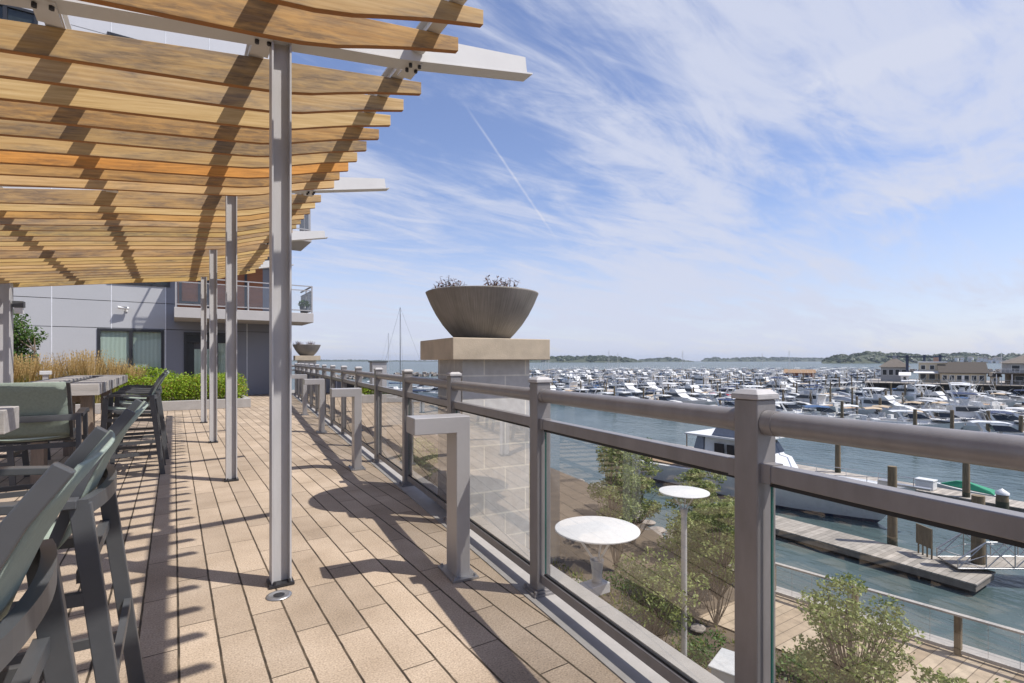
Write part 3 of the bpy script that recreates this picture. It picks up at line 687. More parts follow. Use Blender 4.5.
# inverted-L steel brackets along the deck side
def bracket(s, label):
    t = thing('steel_bracket', label, 'bracket', tuple(rl(s, -.283)), RZ, 'inverted L brackets along the railing')
    m = MB(); w = .088
    poly = [(-w / 2, .0), (w / 2, .0), (w / 2, .99), (-.305, .99), (-.305, .89), (-w / 2, .89)]
    m.prism([(x, z) for x, z in poly], 1, -.092, .092)
    m.build('arm', M_bracket, t, bevel=.004)
    m = MB(); m.b2((-.085, -.135, .002), (.085, .135, .0135))
    m.build('base_plate', M_plate, t)
    m = MB()
    for sx in (-1, 1):
        for sy in (-1, 1): m.tube((sx * .066, sy * .116, .013), (sx * .066, sy * .116, .03), .009, 6)
    m.build('bolt', M_plate, t)
    return t
BR = 2.05
for i, lab in enumerate(('largest grey inverted L bracket on the pavers, in front of the near block pier',
                         'second grey inverted L bracket along the railing, beyond the shadow of the bowl',
                         'third grey inverted L bracket along the railing, well beyond the near pier',
                         'smallest and farthest grey inverted L bracket, near the far bowl')):
    bracket((1.93, 5.45, 9.05, 12.5)[i], lab)

# ------------------------------------------------------------------ stone piers with bowls
def pier(s, n, label, cap_label, bowl_label, gl, seed):
    t = thing('stone_pier', label, 'pier', tuple(rl(s, n, LOW)), RZ, 'block piers outside the railing')
    w = .64; zb = 1.335 - LOW
    m = MB(); m.b2((0, 0, 0), (w, w, zb)); m.build('shaft', M_block, t)
    m = MB(); m.b2((-.135, -.135, zb), (w + .135, w + .135, zb + .182)); m.build('cap_stone', M_capstone, t, bevel=.006)
    zt = 1.335 + .182
    c = rl(s, n, zt) + NV * (w / 2) + U * (w / 2)
    b = thing('planter_bowl', bowl_label, 'planter', tuple(c), 0, 'concrete bowls on the piers')
    prof = [(r_, z_ * .91) for r_, z_ in ((0, 0), (.235, 0), (.245, .004), (.30, .065), (.365, .15), (.425, .25), (.475, .355), (.515, .458), (.519, .47), (.512, .474), (.48, .472), (.44, .37), (.40, .36), (0, .38))]
    m = MB(); m.lathe(prof, 64); m.build('bowl', M_bowl, b)
    m = MB(); m.lathe([(.452, .375), (.3, .40), (0, .41)], 40); m.build('soil', M_mulch, b)
    rg = random.Random(seed); pl = []
    for i, (dx, dy) in enumerate(((-.27, .12), (.12, -.1))):
        m = MB()
        for _ in range(55):
            p = Vector((rg.gauss(0, .07), rg.gauss(0, .07), 0)); d = Vector((rg.gauss(0, .5), rg.gauss(0, .5), 1)).normalized(); hh = rg.uniform(.09, .19)
            m.tube(p, p + d * hh, .003, 4, .0015)
            for _ in range(5):
                q = p + d * hh * rg.uniform(.4, 1.05); a = Vector((rg.gauss(0, 1), rg.gauss(0, 1), rg.gauss(0, .6)))  .normalized() * .034; s_ = a.cross(Vector((0, 0, 1)))
                m.add([q, q + a * .5 + s_ * .35, q + a, q + a * .5 - s_ * .35], [(0, 1, 2, 3)])
        o = m.build('dried_plant', M_dry, None, loc=tuple(c + Vector((0, 0, .40)) + NV * dx + U * dy))
        tag(o, gl[i], 'plant', 'dried plants in the bowls')
    return t
pier(2.96, .145, 'grey block pier with tan cap stone just outside the railing, under the large near bowl', '',
     'large dark concrete bowl planter on the near pier, big against the sky', ('dried seed heads at the left of the large near bowl', 'brown dried tuft in the middle of the large near bowl'), 3)
pier(20.3, .16, 'far block pier with tan cap stone at the end of the railing', '',
     'small looking concrete bowl planter on the far pier at the railing end', ('sparse dried stems at the left of the far bowl', 'dried tuft in the middle of the far bowl'), 5)
# grey pillar beyond the rail
t = thing('service_pillar', 'plain grey panelled pillar standing outside the railing between the two bowls', 'pillar', tuple(rl(10.9, 1.15, LOW)), RZ)
m = MB(); m.b2((-.16, -.16, 0), (.16, .16, 1.285 - LOW)); m.build('shaft', M_bracket, t)
m = MB(); m.b2((-.185, -.185, 1.286 - LOW), (.185, .185, 1.315 - LOW)); m.build('cap', M_char, t)

# in-ground light by the first post
t = thing('floor_light', 'small round metal light set into the pavers before the nearest pergola post', 'light', tuple(W(279, 596)))
m = MB(); m.lathe([(.0, .001), (.068, .001), (.068, .006), (.05, .010), (.046, .006), (0, .006)], 28); m.build('ring', M_plate, t)
m = MB(); m.lathe([(.0, .014), (.02, .012), (.03, .008)], 20); m.build('lens', M_bolt, t)

# ------------------------------------------------------------------ bar tables and stools
def bar_table(name, label, x0, x1, y0, y1, pitch, legs, h=1.085):
    t = thing(name, label, 'table', ((x0 + x1) / 2, (y0 + y1) / 2, 0), 0, 'weathered bar tables'); cx, cy = (x0 + x1) / 2, (y0 + y1) / 2
    n = int(round((y1 - y0) / pitch)); pitch = (y1 - y0) / n
    for i in range(n):
        m = MB(); a = y0 + i * pitch - cy
        m.b2((x0 - cx, a, h - .12), (-.09, a + pitch * .66, h)); m.build('board', M_tablewood, t, bevel=.004)
        m = MB(); m.b2((.09, a, h - .12), (x1 - cx, a + pitch * .66, h)); m.build('board', M_tablewood, t, bevel=.004)
        m = MB(); m.b2((x0 - cx + .06, a + pitch * .665, h - .115), (-.09, a + pitch * .995, h - .006)); m.build('board', M_tablewood, t)
        m = MB(); m.b2((.09, a + pitch * .665, h - .115), (x1 - cx - .06, a + pitch * .995, h - .006)); m.build('board', M_tablewood, t)
    m = MB(); m.b2((-.089, y0 - cy + .3, h - .10), (.089, y1 - cy - .3, h - .03)); m.build('trough', M_dark, t)
    m = MB(); m.b2((-.089, y0 - cy, h - .11), (.089, y0 - cy + .29, h - .002)); m.b2((-.089, y1 - cy - .29, h - .11), (.089, y1 - cy, h - .002)); m.build('end_board', M_tablewood, t)
    for y in legs:
        for sx in (-1, 1):
            m = MB(); xx = (x1 - x0) / 2 - .16
            m.b2((sx * xx - .055, y - cy - .10, 0), (sx * xx + .055, y - cy + .10, h - .121)); m.build('leg', M_tableleg, t, bevel=.004)
        m = MB(); m.b2((-(x1 - x0) / 2 + .216, y - cy - .04, .86), ((x1 - x0) / 2 - .216, y - cy + .04, .955)); m.build('cross_rail', M_tableleg, t)
    return t
bar_table('bar_table', 'weathered grey bar table of spaced boards in front of the hedge', -1.40, -.665, 6.95, 11.2, .45, (7.6, 9.55))
bar_table('bar_table', 'near grey bar table cut off by the frame, with stools on its aisle side', -1.50, -.70, -.45, 3.95, .44, (.2, 3.2))

PROF = [(.29, .765), (.20, .757), (.06, .738), (-.02, .733), (-.075, .752), (-.10, .80), (-.132, .89), (-.176, 1.0), (-.228, 1.10), (-.282, 1.175)]
def make_stool(label, loc, rz):
    t = thing('bar_stool', label, 'bar stool', loc, rz, 'charcoal sling bar stools')
    m = MB()
    sl = [(x - (.017 if i > 3 else 0), z + (.008 if i <= 4 else -.004)) for i, (x, z) in enumerate(PROF)]; split = 4
    for nm, seg in (('seat', sl[:split + 1]), ('backrest', sl[split:])):
        m = MB(); m.sm = True; ny = 8; vs = []
        for (x, z) in seg:
            for k in range(ny + 1):
                v = -1 + 2 * k / ny; sag = .018 * (1 - v * v)
                vs.append((x + (-sag if nm == 'backrest' else 0), v * .236, z - (sag if nm == 'seat' else 0)))
        m.add(vs, [(a * (ny + 1) + k, (a + 1) * (ny + 1) + k, (a + 1) * (ny + 1) + k + 1, a * (ny + 1) + k + 1) for a in range(len(seg) - 1) for k in range(ny)])
        o = m.build(nm, M_fabric, t); sd = o.modifiers.new('thick', 'SOLIDIFY'); sd.thickness = .006
    for sy in (-1, 1):
        m = MB(); m.ribbon(PROF, sy * .247 - .011, sy * .247 + .011, .030); m.build('side_frame', M_char, t, bevel=.003)
    for sy in (-1, 1):
        m = MB(); m.bar((-.275, sy * .31, 0), (-.165, sy * .295, .915), .03, .052, (1, 0, 0)); m.build('leg', M_char, t, bevel=.003)
        m = MB(); m.bar((.31, sy * .31, 0), (.255, sy * .295, .905), .03, .052, (1, 0, 0)); m.build('leg', M_char, t, bevel=.003)
        m = MB()
        ap = [(-.16, .918), (-.05, .922), (.10, .935), (.22, .932), (.275, .915)]
        m.ribbon(ap, sy * .297 - .026, sy * .297 + .026, .026); m.build('arm', M_char, t, bevel=.003)
    m = MB()
    for sy in (-1, 1): m.bar((-.19, sy * .303, .64), (.27, sy * .303, .66), .022, .036)
    m.bar((.26, -.29, .70), (.26, .29, .70), .03, .036); m.bar((-.17, -.29, .70), (-.17, .29, .70), .03, .036); m.build('seat_rail', M_char, t)
    m = MB(); ou = []; inn = []
    for i in range(15):
        v = -1 + 2 * i / 14; x = -.172 - .04 * (1 - v * v); ou.append((x - .013, v * .31)); inn.append((x + .013, v * .31))
    n_ = len(ou); vs = [(x, y, z) for z in (.882, .928) for x, y in ou + inn[::-1]]; k_ = 2 * n_
    fs = [(i, (i + 1) % k_, k_ + (i + 1) % k_, k_ + i) for i in range(k_)]
    for i in range(n_ - 1): fs += [(i + 1, i, k_ - 1 - i, k_ - 2 - i), (k_ + i, k_ + i + 1, 2 * k_ - 2 - i, 2 * k_ - 1 - i)]
    m.add(vs, fs)
    m.build('rear_rail', M_char, t)
    for sy in (-1, 1): m = MB(); m.bar((-.245, sy * .306, .25), (.295, sy * .306, .25), .022, .036); m.build('stretcher', M_char, t)
    m = MB(); m.bar((.292, -.30, .33), (.292, .30, .33), .03, .036); m.build('footrest', M_char, t)
    m = MB(); m.bar((-.24, -.30, .38), (-.24, .30, .38), .022, .036); m.build('footrest', M_char, t)
    return t
X0 = -.385
st0 = make_stool('nearest charcoal bar stool with grey green sling, cut off at the lower left corner', (X0 - .03, 1.24, 0), math.pi)
copy_tree(st0, (X0 - .008, 2.24, 0), math.pi, 'second charcoal bar stool from the camera, its rear legs splayed onto the sunny pavers')
copy_tree(st0, (X0 - .0, 7.64, 0), math.pi, 'charcoal bar stool at the aisle side of the far table, nearest one of that row')
copy_tree(st0, (X0 + .02, 8.70, 0), math.pi + .03, 'middle charcoal bar stool at the aisle side of the far table')
copy_tree(st0, (X0, 9.75, 0), math.pi, 'last charcoal bar stool at the aisle side of the far table, next to the hedge')
copy_tree(st0, (-.905, 5.25, 0), math.pi / 2 + .02, 'charcoal bar stool seen square from behind at the near end of the far table')
copy_tree(st0, (-1.72, 7.7, 0), 0, 'charcoal bar stool across the far table, showing only legs under the top')
copy_tree(st0, (-1.72, 8.9, 0), 0, 'second charcoal bar stool across the far table, deeper under the top')

# ------------------------------------------------------------------ planter, hedge, grasses
t = thing('planter_bed', 'low concrete planter bed in front of the grey building', 'planter', (0, 16.4, 0))
m = MB(); m.b2((-9, 0, 0), (1.83, .16, .255)); m.b2((1.67, .161, 0), (1.83, 3.2, .255)); m.build('kerb_wall', M_kerb, t, bevel=.01)
m = MB(); m.b2((-9, .162, 0), (1.668, 3.2, .20)); m.build('soil', M_mulch, t)
rg = random.Random(11)
bl = []
for i in range(34):
    x = -1.55 + 3.2 * i / 33; 
    for r_ in range(3):
        bl.append(((x + rg.gauss(0, .06), .35 + r_ * .42 + rg.gauss(0, .05), .36 + rg.uniform(-.05, .05)), (.24, .28, .37 * rg.uniform(.93, 1.1))))
t = thing('hedge', 'clipped bright green hedge in the planter before the building', 'hedge', (0, 16.75, .2))
m = MB(); leaf_cloud(m, bl, 26000, .05, rg, shell=.8); m.build('foliage', M_leaf_hedge, t)
m = MB(); leaf_cloud(m, [bl[i] for i in range(0, len(bl), 9)], 1300, .05, rg); m.build('dry_foliage', M_leaf_hedge_dry, t)
m = MB()
for i in range(60):
    a = bl[rg.randrange(len(bl))][0]; m.tube((a[0], a[1], 0), (a[0] + rg.gauss(0, .08), a[1] + rg.gauss(0, .08), .55), .008, 4, .003)
m.build('stem', M_trunk, t)
def grass(label, x, y, h, n, seed, mats):
    rg = random.Random(seed); t = thing('ornamental_grass', label, 'grass clump', (x, y, .2), 0, 'ornamental grasses in the planter')
    for nm, mt_, fr, hh in (('blade', mats[0], .45, .72), ('plume', mats[1], .55, 1.0)):
        m = MB()
        for _ in range(int(n * fr)):
            a = rg.uniform(0, 6.283); r = rg.random() ** .5 * .22; b = Vector((r * math.cos(a), r * math.sin(a), 0))
            lean = Vector((math.cos(a), math.sin(a), 0)) * rg.uniform(.02, .3) * h; L_ = h * hh * rg.uniform(.75, 1.05); w = rg.uniform(.004, .007)
            sd = Vector((-math.sin(a), math.cos(a), 0)) * w; mid = b + lean * .35 + Vector((0, 0, L_ * .6)); tip = b + lean + Vector((0, 0, L_))
            m.add([b - sd, b + sd, mid + sd, mid - sd, tip], [(0, 1, 2, 3), (3, 2, 4)])
            if nm == 'plume':
                for q in range(4):
                    c = mid.lerp(tip, .45 + q * .16); k = .012; m.add([c - sd * 2, c + Vector((0, 0, .05)) + sd, c + Vector((0, 0, .09)), c + sd * 2], [(0, 1, 2, 3)])
        m.build(nm, mt_, t)
    return t
gi = 0
for (x, y, h, lab) in ((-3.75, 16.85, 1.25, 'tall straw coloured grass clump beside the left pergola post'), (-3.35, 16.75, 1.2, 'tall straw grass clump directly below the green shrub'), (-3.0, 17.0, 1.25, 'straw grass clump left of the small path light'),
                       (-2.6, 17.1, 1.15, 'airy straw grass clump behind the small path light'), (-2.15, 17.2, 1.3, 'bushy tan grass clump in front of the blank grey panels'), (-1.8, 17.0, 1.35, 'tallest bushy tan grass clump left of the window'),
                       (-1.4, 17.3, 1.15, 'green tan grass clump at the left window edge'), (-1.0, 17.5, 1.0, 'short green tan grass clump rising behind the hedge end')):
    grass(lab, x, y, h, 420, 20 + gi, (M_grass_green, M_grass_tan)); gi += 1
tree('shrub', 'dense green shrub against the grey wall beside the left pergola post', 'shrub', (-3.55, 18.7, .2), 2.3, (.45, .45, .8), 26, .34, 4600, .08, M_leaf_dark, 31, 3)
tree('shrub', 'low trailing green shrub between grasses and hedge under the window', 'shrub', (-.55, 18.1, .2), .95, (.75, .3, .22), 14, .22, 1600, .06, M_leaf_hedge, 33, 3, crown_mid=.7)
t = thing('bollard_light', 'small white square path light standing among the straw grasses', 'light', (-2.48, 15.9, 0))
m = MB(); m.b2((-.05, -.05, 0), (.05, .05, 1.0)); m.build('post', M_bracket, t)
m = MB(); m.b2((-.10, -.08, 1.001), (.10, .08, 1.09)); m.build('lamp_head', M_ribbon, t, bevel=.01)
# lamp on the left pergola post
t = thing('wall_light', 'dark and white box light fixed to the left pergola post', 'light', (-2.33, 12.86, 0))
m = MB(); m.b2((-.12, -.08, 2.30), (.03, .08, 2.41)); m.build('housing', M_char, t)
m = MB(); m.b2((-.10, -.07, 2.19), (.01, .07, 2.29)); m.build('lens', M_white, t)

# ------------------------------------------------------------------ apartment building
FY = 22.3
bd = thing('apartment_building', 'grey panelled apartment building with black windows and a balcony at the terrace end', 'building', (0, FY, 0))
XL, XR, HT = -34.0, 3.9, 21.0
def panel(x0, x1, z0, z1, mat, name='wall', d=.02):
    m = MB(); m.b2((x0, -d, z0), (x1, -.0, z1)); return m.build(name, mat, bd)
m = MB(); m.b2((XL, .07, -1), (XR, 9, HT)); m.build('wall', M_gap, bd)
vx = [XL]; x = -33.7
cols = []
grid = [-.25 - 1.54 * k for k in range(22)][::-1] + [1.1, 2.35, XR - .001]
winz = [(.95, 2.42)]
wins = []                                             # (x0, x1, z0, z1)
wins.append((-2.17, -.30, .95, 2.42)); wins.append((-6.6, -4.15, .95, 2.42)); wins.append((-11.4, -9.3, .95, 2.42))
for fl in range(1, 7):
    zb = 3.0 * fl + (1.0 if fl > 1 else 0)
    for (a, b_) in ((.74, 2.1), (-1.9, -.12), (-6.0, -3.66), (-8.8, -7.0), (-12.2, -10.4), (-17.2, -14.6), (-22, -19)):
        if fl == 1 and a > -.2: continue
        wins.append((a, b_, zb + .95, zb + 2.5))
def cut(x0, x1, z0, z1):
    """panels between the grid lines, less the window openings"""
    res = [(x0, x1, z0, z1)]
    for (a, b_, c, d_) in wins + doors:
        nx = []
        for (p, q, r_, s_) in res:
            if b_ <= p or a >= q or d_ <= r_ or c >= s_: nx.append((p, q, r_, s_)); continue
            if a > p: nx.append((p, a, r_, s_))
            if b_ < q: nx.append((b_, q, r_, s_))
            if c > r_: nx.append((max(a, p), min(b_, q), r_, c))
            if d_ < s_: nx.append((max(a, p), min(b_, q), d_, s_))
        res = nx
    return res
doors = [(.30, 1.95, 0.0, 2.36), (.1, 2.9, 3.02, 5.3)]
zrows = [0]
for fl in range(7): zrows += [3.0 * fl + .02 + 1.42 if fl else 1.3, 3.0 * fl + 2.45, 3.0 * (fl + 1) + .55]
zrows = [0, 2.44, 3.36, 4.9, 6.4, 7.9, 9.4, 10.9, 12.4, 13.9, 15.4, 16.9, 18.4, 19.9, HT]
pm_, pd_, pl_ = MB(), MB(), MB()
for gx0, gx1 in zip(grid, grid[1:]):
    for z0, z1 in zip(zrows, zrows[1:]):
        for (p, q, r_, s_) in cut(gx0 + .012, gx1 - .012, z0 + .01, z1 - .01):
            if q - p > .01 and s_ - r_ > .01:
                (pd_ if (p > -.3 and z0 < 6) else (pl_ if z0 > 5.5 else pm_)).b2((p, -.03, r_), (q, 0, s_))  # panels around the lower balcony take the shade-darkened colour
pm_.build('wall_panel', M_panel, bd); pd_.build('shade_tinted_wall_panel', M_panel_shade, bd); pl_.build('light_wall_panel', M_panel_light, bd)
m = MB()
for g in grid[1:-1]:
    for (p, q, r_, s_) in cut(g - .011, g + .011, 0, HT): m.b2((p, -.036, r_), (q, -.002, s_))
m.build('joint_strip', M_joint, bd)
def window(x0, x1, z0, z1, mull, curtain_or_black=True):
    f = MB(); w = .085
    f.b2((x0, -.06, z0), (x0 + w, .06, z1)); f.b2((x1 - w, -.06, z0), (x1, .06, z1)); f.b2((x0 + w, -.06, z0), (x1 - w, .06, z0 + w)); f.b2((x0 + w, -.06, z1 - w), (x1 - w, .06, z1))
    for k in mull:
        xx = x0 + (x1 - x0) * k; f.b2((xx - .05, -.055, z0 + w), (xx + .05, .055, z1 - w))
    wo = f.build('window', M_frame, bd)
    g = MB(); g.b2((x0 + w, -.012, z0 + w), (x1 - w, -.002, z1 - w)); g.build('pane', M_paneglass, wo)
    g = MB(); g.b2((x0 + w, .03, z0 + w), (x1 - w, .04, z1 - w)); g.build('curtain_or_black', M_curtain if curtain_or_black else M_dark, wo)  # a plain black sheet takes this place where no curtain hangs
for i, (a, b_, c, d_) in enumerate(wins):
    window(a, b_, c, d_, (.49,) if b_ - a < 2.3 else (.34, .67), i < 3)
# ground-floor door set below the balcony
dr = MB()
dr.b2((.30, -.07, 0), (.39, .06, 2.36)); dr.b2((1.86, -.07, 0), (1.95, .06, 2.36)); dr.b2((.39, -.07, 2.27), (1.86, .06, 2.36)); dr.b2((.39, -.065, 1.98), (1.86, .06, 2.05)); dr.b2((1.20, -.065, 0), (1.38, .06, 1.98)); dr.b2((.39, -.065, 0), (1.2, .06, .12)); dr.b2((1.38, -.065, 0), (1.86, .06, .55))
d0 = dr.build('door', M_frame, bd)
g = MB(); g.b2((.62, -.012, .12), (1.2, -.002, 1.75)); g.b2((1.38, -.012, .55), (1.86, -.002, 1.98)); g.build('pane', M_paneglass, d0)
g = MB(); g.b2((.62, .02, .12), (1.2, .04, 1.75)); g.b2((1.38, .02, .55), (1.86, .04, 1.98)); g.build('curtain_or_black', M_curtain, d0)
g = MB(); g.b2((.39, .02, .12), (.61, .04, 1.98)); g.b2((.39, .02, 2.05), (1.86, .04, 2.27)); g.build('dark_panel', M_frame, d0)
# balcony door set on the floor above, in cedar
m = MB(); m.b2((.1, -.02, 3.02), (2.9, .03, 5.3)); m.build('cedar_recess', M_orange_wood, bd)
window(1.0, 2.35, 3.03, 5.1, (.5,), False); window(-.15 + .3, .62 + .2, 3.4, 5.0, (), False)
def balcony(x0, x1, dpt, z0, z1):
    m = MB(); m.b2((x0, -dpt, z0), (x1, -.04, z1)); sl_ = m.build('balcony', M_slab, bd, bevel=.01)
    m = MB(); H = z1 + 1.0
    m.bar((x0 + .05, -dpt + .05, H), (x1 - .05, -dpt + .05, H), .04, .035); m.bar((x1 - .05, -dpt + .05, H), (x1 - .05, -.05, H), .05, .045); m.bar((x0 + .05, -dpt + .05, H), (x0 + .05, -.05, H), .05, .045)
    m.bar((x0 + .05, -dpt + .05, H - .16), (x1 - .05, -dpt + .05, H - .16), .03, .03); m.bar((x0 + .05, -dpt + .05, z1 + .1), (x1 - .05, -dpt + .05, z1 + .1), .03, .04); m.bar((x1 - .05, -dpt + .05, z1 + .1), (x1 - .05, -.05, z1 + .1), .03, .04)
    m.bar((x1 - .05, -dpt + .05, H - .16), (x1 - .05, -.05, H - .16), .03, .03)
    n = 4
    for k in range(n + 1):
        xx = x0 + .05 + (x1 - x0 - .1) * k / n; m.bar((xx, -dpt + .05, z1), (xx, -dpt + .05, H), .045, .045, (1, 0, 0))
    m.bar((x1 - .05, -dpt * .5, z1), (x1 - .05, -dpt * .5, H), .045, .045, (1, 0, 0)); m.build('balcony_rail', M_bracket, sl_)
    m = MB(); m.b2((x0 + .06, -dpt + .045, z1 + .13), (x1 - .06, -dpt + .055, H - .18)); m.b2((x1 - .055, -dpt + .06, z1 + .13), (x1 - .045, -.06, H - .18)); m.build('balcony_glass', M_glass, sl_)
balcony(.0, 4.35, 2.1, 2.74, 3.08)
balcony(.6, 4.3, 2.0, 5.75, 6.1)
balcony(.6, 4.3, 2.0, 8.75, 9.1)
t = thing('potted_plant', 'small potted plant at the right corner of the balcony', 'plant', (4.08, FY - 1.75, 3.08))
m = MB(); m.lathe([(0, 0), (.12, 0), (.16, .26), (.14, .26), (0, .24)], 16); m.build('pot', M_char, t)
m = MB(); leaf_cloud(m, [((0, 0, .36), (.2, .2, .16))], 240, .08, rg); m.build('foliage', M_leaf_dark, t)
t = thing('security_camera', 'white security camera on the grey wall above the window', 'camera', (-1.38, FY - .03, 3.05))
m = MB(); m.b2((-.04, -.03, -.04), (.04, 0, .04)); m.bar((0, -.03, 0), (-.03, -.16, .05), .03, .03); m.build('arm', M_white, t)
m = MB(); m.tube((-.22, -.20, .09), (.07, -.14, .07), .05, 12); m.b2((-.24, -.23, .12), (.05, -.12, .135)); m.build('housing', M_white, t)


# ------------------------------------------------------------------ lower walk: fence, lamps, planting
fence = thing('boardwalk_fence', 'weathered wooden fence with thin wire infill along the lower boardwalk', 'fence', (0, 0, LOW + .06))
fys = [9.6 - 2.3 * i for i in range(13)][::-1]
for y in fys:
    m = MB(); m.b2((fx(y) - .07, y - .07, -.03), (fx(y) + .07, y + .07, 1.0)); m.build('post', M_pile, fence)
m = MB(); wi = MB()
for a, b in zip(fys, fys[1:]):
    m.bar((fx(a), a, 1.03), (fx(b), b, 1.03), .15, .05); m.bar((fx(a), a + .07, .09), (fx(b), b - .07, .09), .09, .09)
    for z in (.25, .4, .55, .7, .85): wi.tube((fx(a), a + .07, z), (fx(b), b - .07, z), .004, 4)
    for k in range(1, 4):
        yy = a + (b - a) * k / 4; wi.tube((fx(yy), yy, .13), (fx(yy), yy, 1.0), .005, 4)
m.build('rail', M_tablewood, fence); wi.build('wire_infill', M_plate, fence)
def lamp(label, p, zh, zd, r, zbase):
    t = thing('post_lamp', label, 'lamp', (p.x, p.y, zbase), 0, 'disc top lamps below the terrace')
    m = MB(); m.tube((0, 0, 0), (0, 0, zh - zbase - .16), .07, 16); m.tube((0, 0, zh - zbase - .16), (0, 0, zh - zbase), .07, 16, .095); m.build('pole', M_lamppole, t)
    m = MB(); m.lathe([(0, 0), (r - .01, 0), (r, .004), (r, .022), (r - .012, .026), (0, .026)], 56); o = m.build('disc', M_lamp, t, loc=(0, 0, zd - zbase))
    m = MB()
    for k in range(3):
        a = k * 2.094 + .5; m.tube((.05 * math.cos(a), .05 * math.sin(a), zh - zbase), (r * .55 * math.cos(a), r * .55 * math.sin(a), zd - zbase), .016, 6)
    m.build('strut', M_lamppole, t)
pl1 = Dp(597, 7.02); pl2 = Dp(684, 12.44)
lamp('larger looking white disc lamp on a short post standing on a wall bracket', pl1, -1.36, -.965, .57, -1.66)
lamp('smaller looking white disc lamp on a tall slim pole rising from the planting', pl2, -2.22, -1.83, .585, LOW)
t = thing('wall_bracket', 'thick grey arm reaching out of the terrace wall under the nearer disc lamp', 'bracket', (2.0, pl1.y, -1.66))
m = MB(); m.b2((-.0, -.11, -.14), (pl1.x - 2.0 + .14, .11, -.002)); m.build('arm', M_lamppole, t, bevel=.01)
m = MB(); m.b2((-.02, -.25, -.5), (.04, .25, .1)); m.build('wall_plate', M_lamppole, t)
TG = 'young trees along the lower walk'
def yt(label, x, y, h, R3, nb, rr, nl, ls, seed, mat=None): tree('young_tree', label, 'tree', (x, y, LOW), h, R3, nb, rr, nl, ls, mat or M_leaf_tree, seed, 1, TG)
yt('taller narrow young tree by the shore, behind the nearer disc lamp', 13.6, 13.9, 5.0, (.8, .8, 1.5), 60, .30, 5200, .10, 51)
yt('small airy young tree with a pale trunk left of the tall lamp pole', 10.1, 9.0, 3.4, (1.15, 1.15, .7), 60, .27, 4200, .085, 52)
yt('leafy young tree right below the nearest glass panel, lower right of the nearest railing post', 10.7, 4.75, 3.9, (1.15, 1.15, .95), 84, .27, 7000, .075, 53)
yt('young tree behind the nearest railing post, hugging the boardwalk', 13.2, 9.4, 4.0, (.9, .9, 1.1), 60, .3, 5000, .095, 54)
yt('low bushy young tree by the shore right of the tall disc lamp', 14.0, 10.6, 3.2, (1.3, 1.2, .7), 60, .3, 5000, .095, 55)
yt('young tree farther along the shore, half hidden by the near pier', 12.2, 18.6, 4.0, (1.2, 1.2, 1.0), 34, .42, 3200, .12, 56)
yt('smallest young tree in the bottom right corner of the planting', 10.0, 2.7, 3.4, (.95, .95, .7), 56, .28, 4600, .085, 57)
yt('young tree deep in the planting behind the far brackets', 11.2, 26.0, 4.0, (1.2, 1.2, 1.0), 30, .42, 2600, .13, 58)
yt('tallest leafy young tree on the bank right behind the tall disc lamp', 17.4, 13.0, 3.7, (1.3, 1.3, 1.0), 60, .3, 5200, .11, 63)
yt('young tree on the bank between the tall lamp pole and the nearest railing post', 15.6, 10.9, 3.1, (1.2, 1.2, .8), 56, .3, 5000, .10, 64)
yt('small spreading young tree on the bank above the nearer disc lamp', 16.2, 15.6, 3.3, (1.4, 1.3, .8), 56, .3, 4600, .11, 65)
yt('young tree nearest the water line on the bank left of the yacht', 19.4, 18.6, 3.4, (1.4, 1.4, .9), 56, .32, 4600, .12, 66)
rg = random.Random(77)
for i in range(20):
    y = rg.uniform(3, 22); x = rg.uniform(8.2, fx(y) - 3.6)
    t = thing('shrub', 'low dark green shrub in the planting bed below the terrace', 'shrub', (x, y, LOW), 0, 'low shrubs below the terrace')
    m = MB(); bl = [((rg.gauss(0, .35), rg.gauss(0, .35), rg.uniform(.1, .4)), (.34, .34, .26)) for _ in range(6)]
    leaf_cloud(m, bl, 700, .09, rg); m.build('foliage', M_leaf_dark if rg.random() < .5 else M_leaf_tree, t)
m = MB()
for i in range(5000):
    y = rg.uniform(1, 32); x = rg.uniform(7.4, fx(y) - 3.3); a = rg.uniform(0, 6.28); h = rg.uniform(.06, .28)
    d = Vector((math.cos(a), math.sin(a), 0)); p = Vector((x, y, LOW)); s_ = d.cross(Vector((0, 0, 1))) * .03
    m.add([p - s_, p + s_, p + d * h * .6 + Vector((0, 0, h))], [(0, 1, 2)])
tag(m.build('ground_cover', M_grass_green), 'patchy green and straw ground cover in the bed below the terrace', 'ground cover', None, 'stuff')
def rock(label, x, y, z, s, group):
    m = MB(); k = 7
    P = [(0, -.45)] + [(.75 * math.sin(a) * rg.uniform(.8, 1.2), -.45 + .9 * (i + 1) / 6) for i, a in enumerate((.9, 1.3, 1.6, 1.3, .8))] + [(0, .5)]
    m.lathe([(abs(r), q) for r, q in P], 9)
    m.v = [(a * s * rg.uniform(.85, 1.15), b * s * rg.uniform(.85, 1.15), c * s * .75) for a, b, c in m.v]; m.smooth = [False] * len(m.smooth)
    tag(m.build('rock', M_rock, loc=(x, y, z), rz=rg.uniform(0, 6)), label, 'rock', group)
for i in range(16):
    y = rg.uniform(9, 24); rock('grey brown boulder in the bed beside the boardwalk', rg.uniform(9.5, fx(y) - 3.5), y, LOW + .1, rg.uniform(.25, .55), 'boulders beside the lower walk')
for i in range(60):
    y = rg.uniform(11, 60); rock('granite shore rock along the water line beyond the planting', shore(y) - rg.uniform(.2, 1.9), y, SEA + .45, rg.uniform(.4, .9), 'rocks along the shore')
t = thing('utility_box', 'pale grey utility box standing below the nearest railing post', 'utility box', tuple(Dp(730, 12.2, LOW)), .3)
m = MB(); m.b2((-.45, -.3, 0), (.45, .3, .6)); m.build('body', M_panel_light, t, bevel=.02)
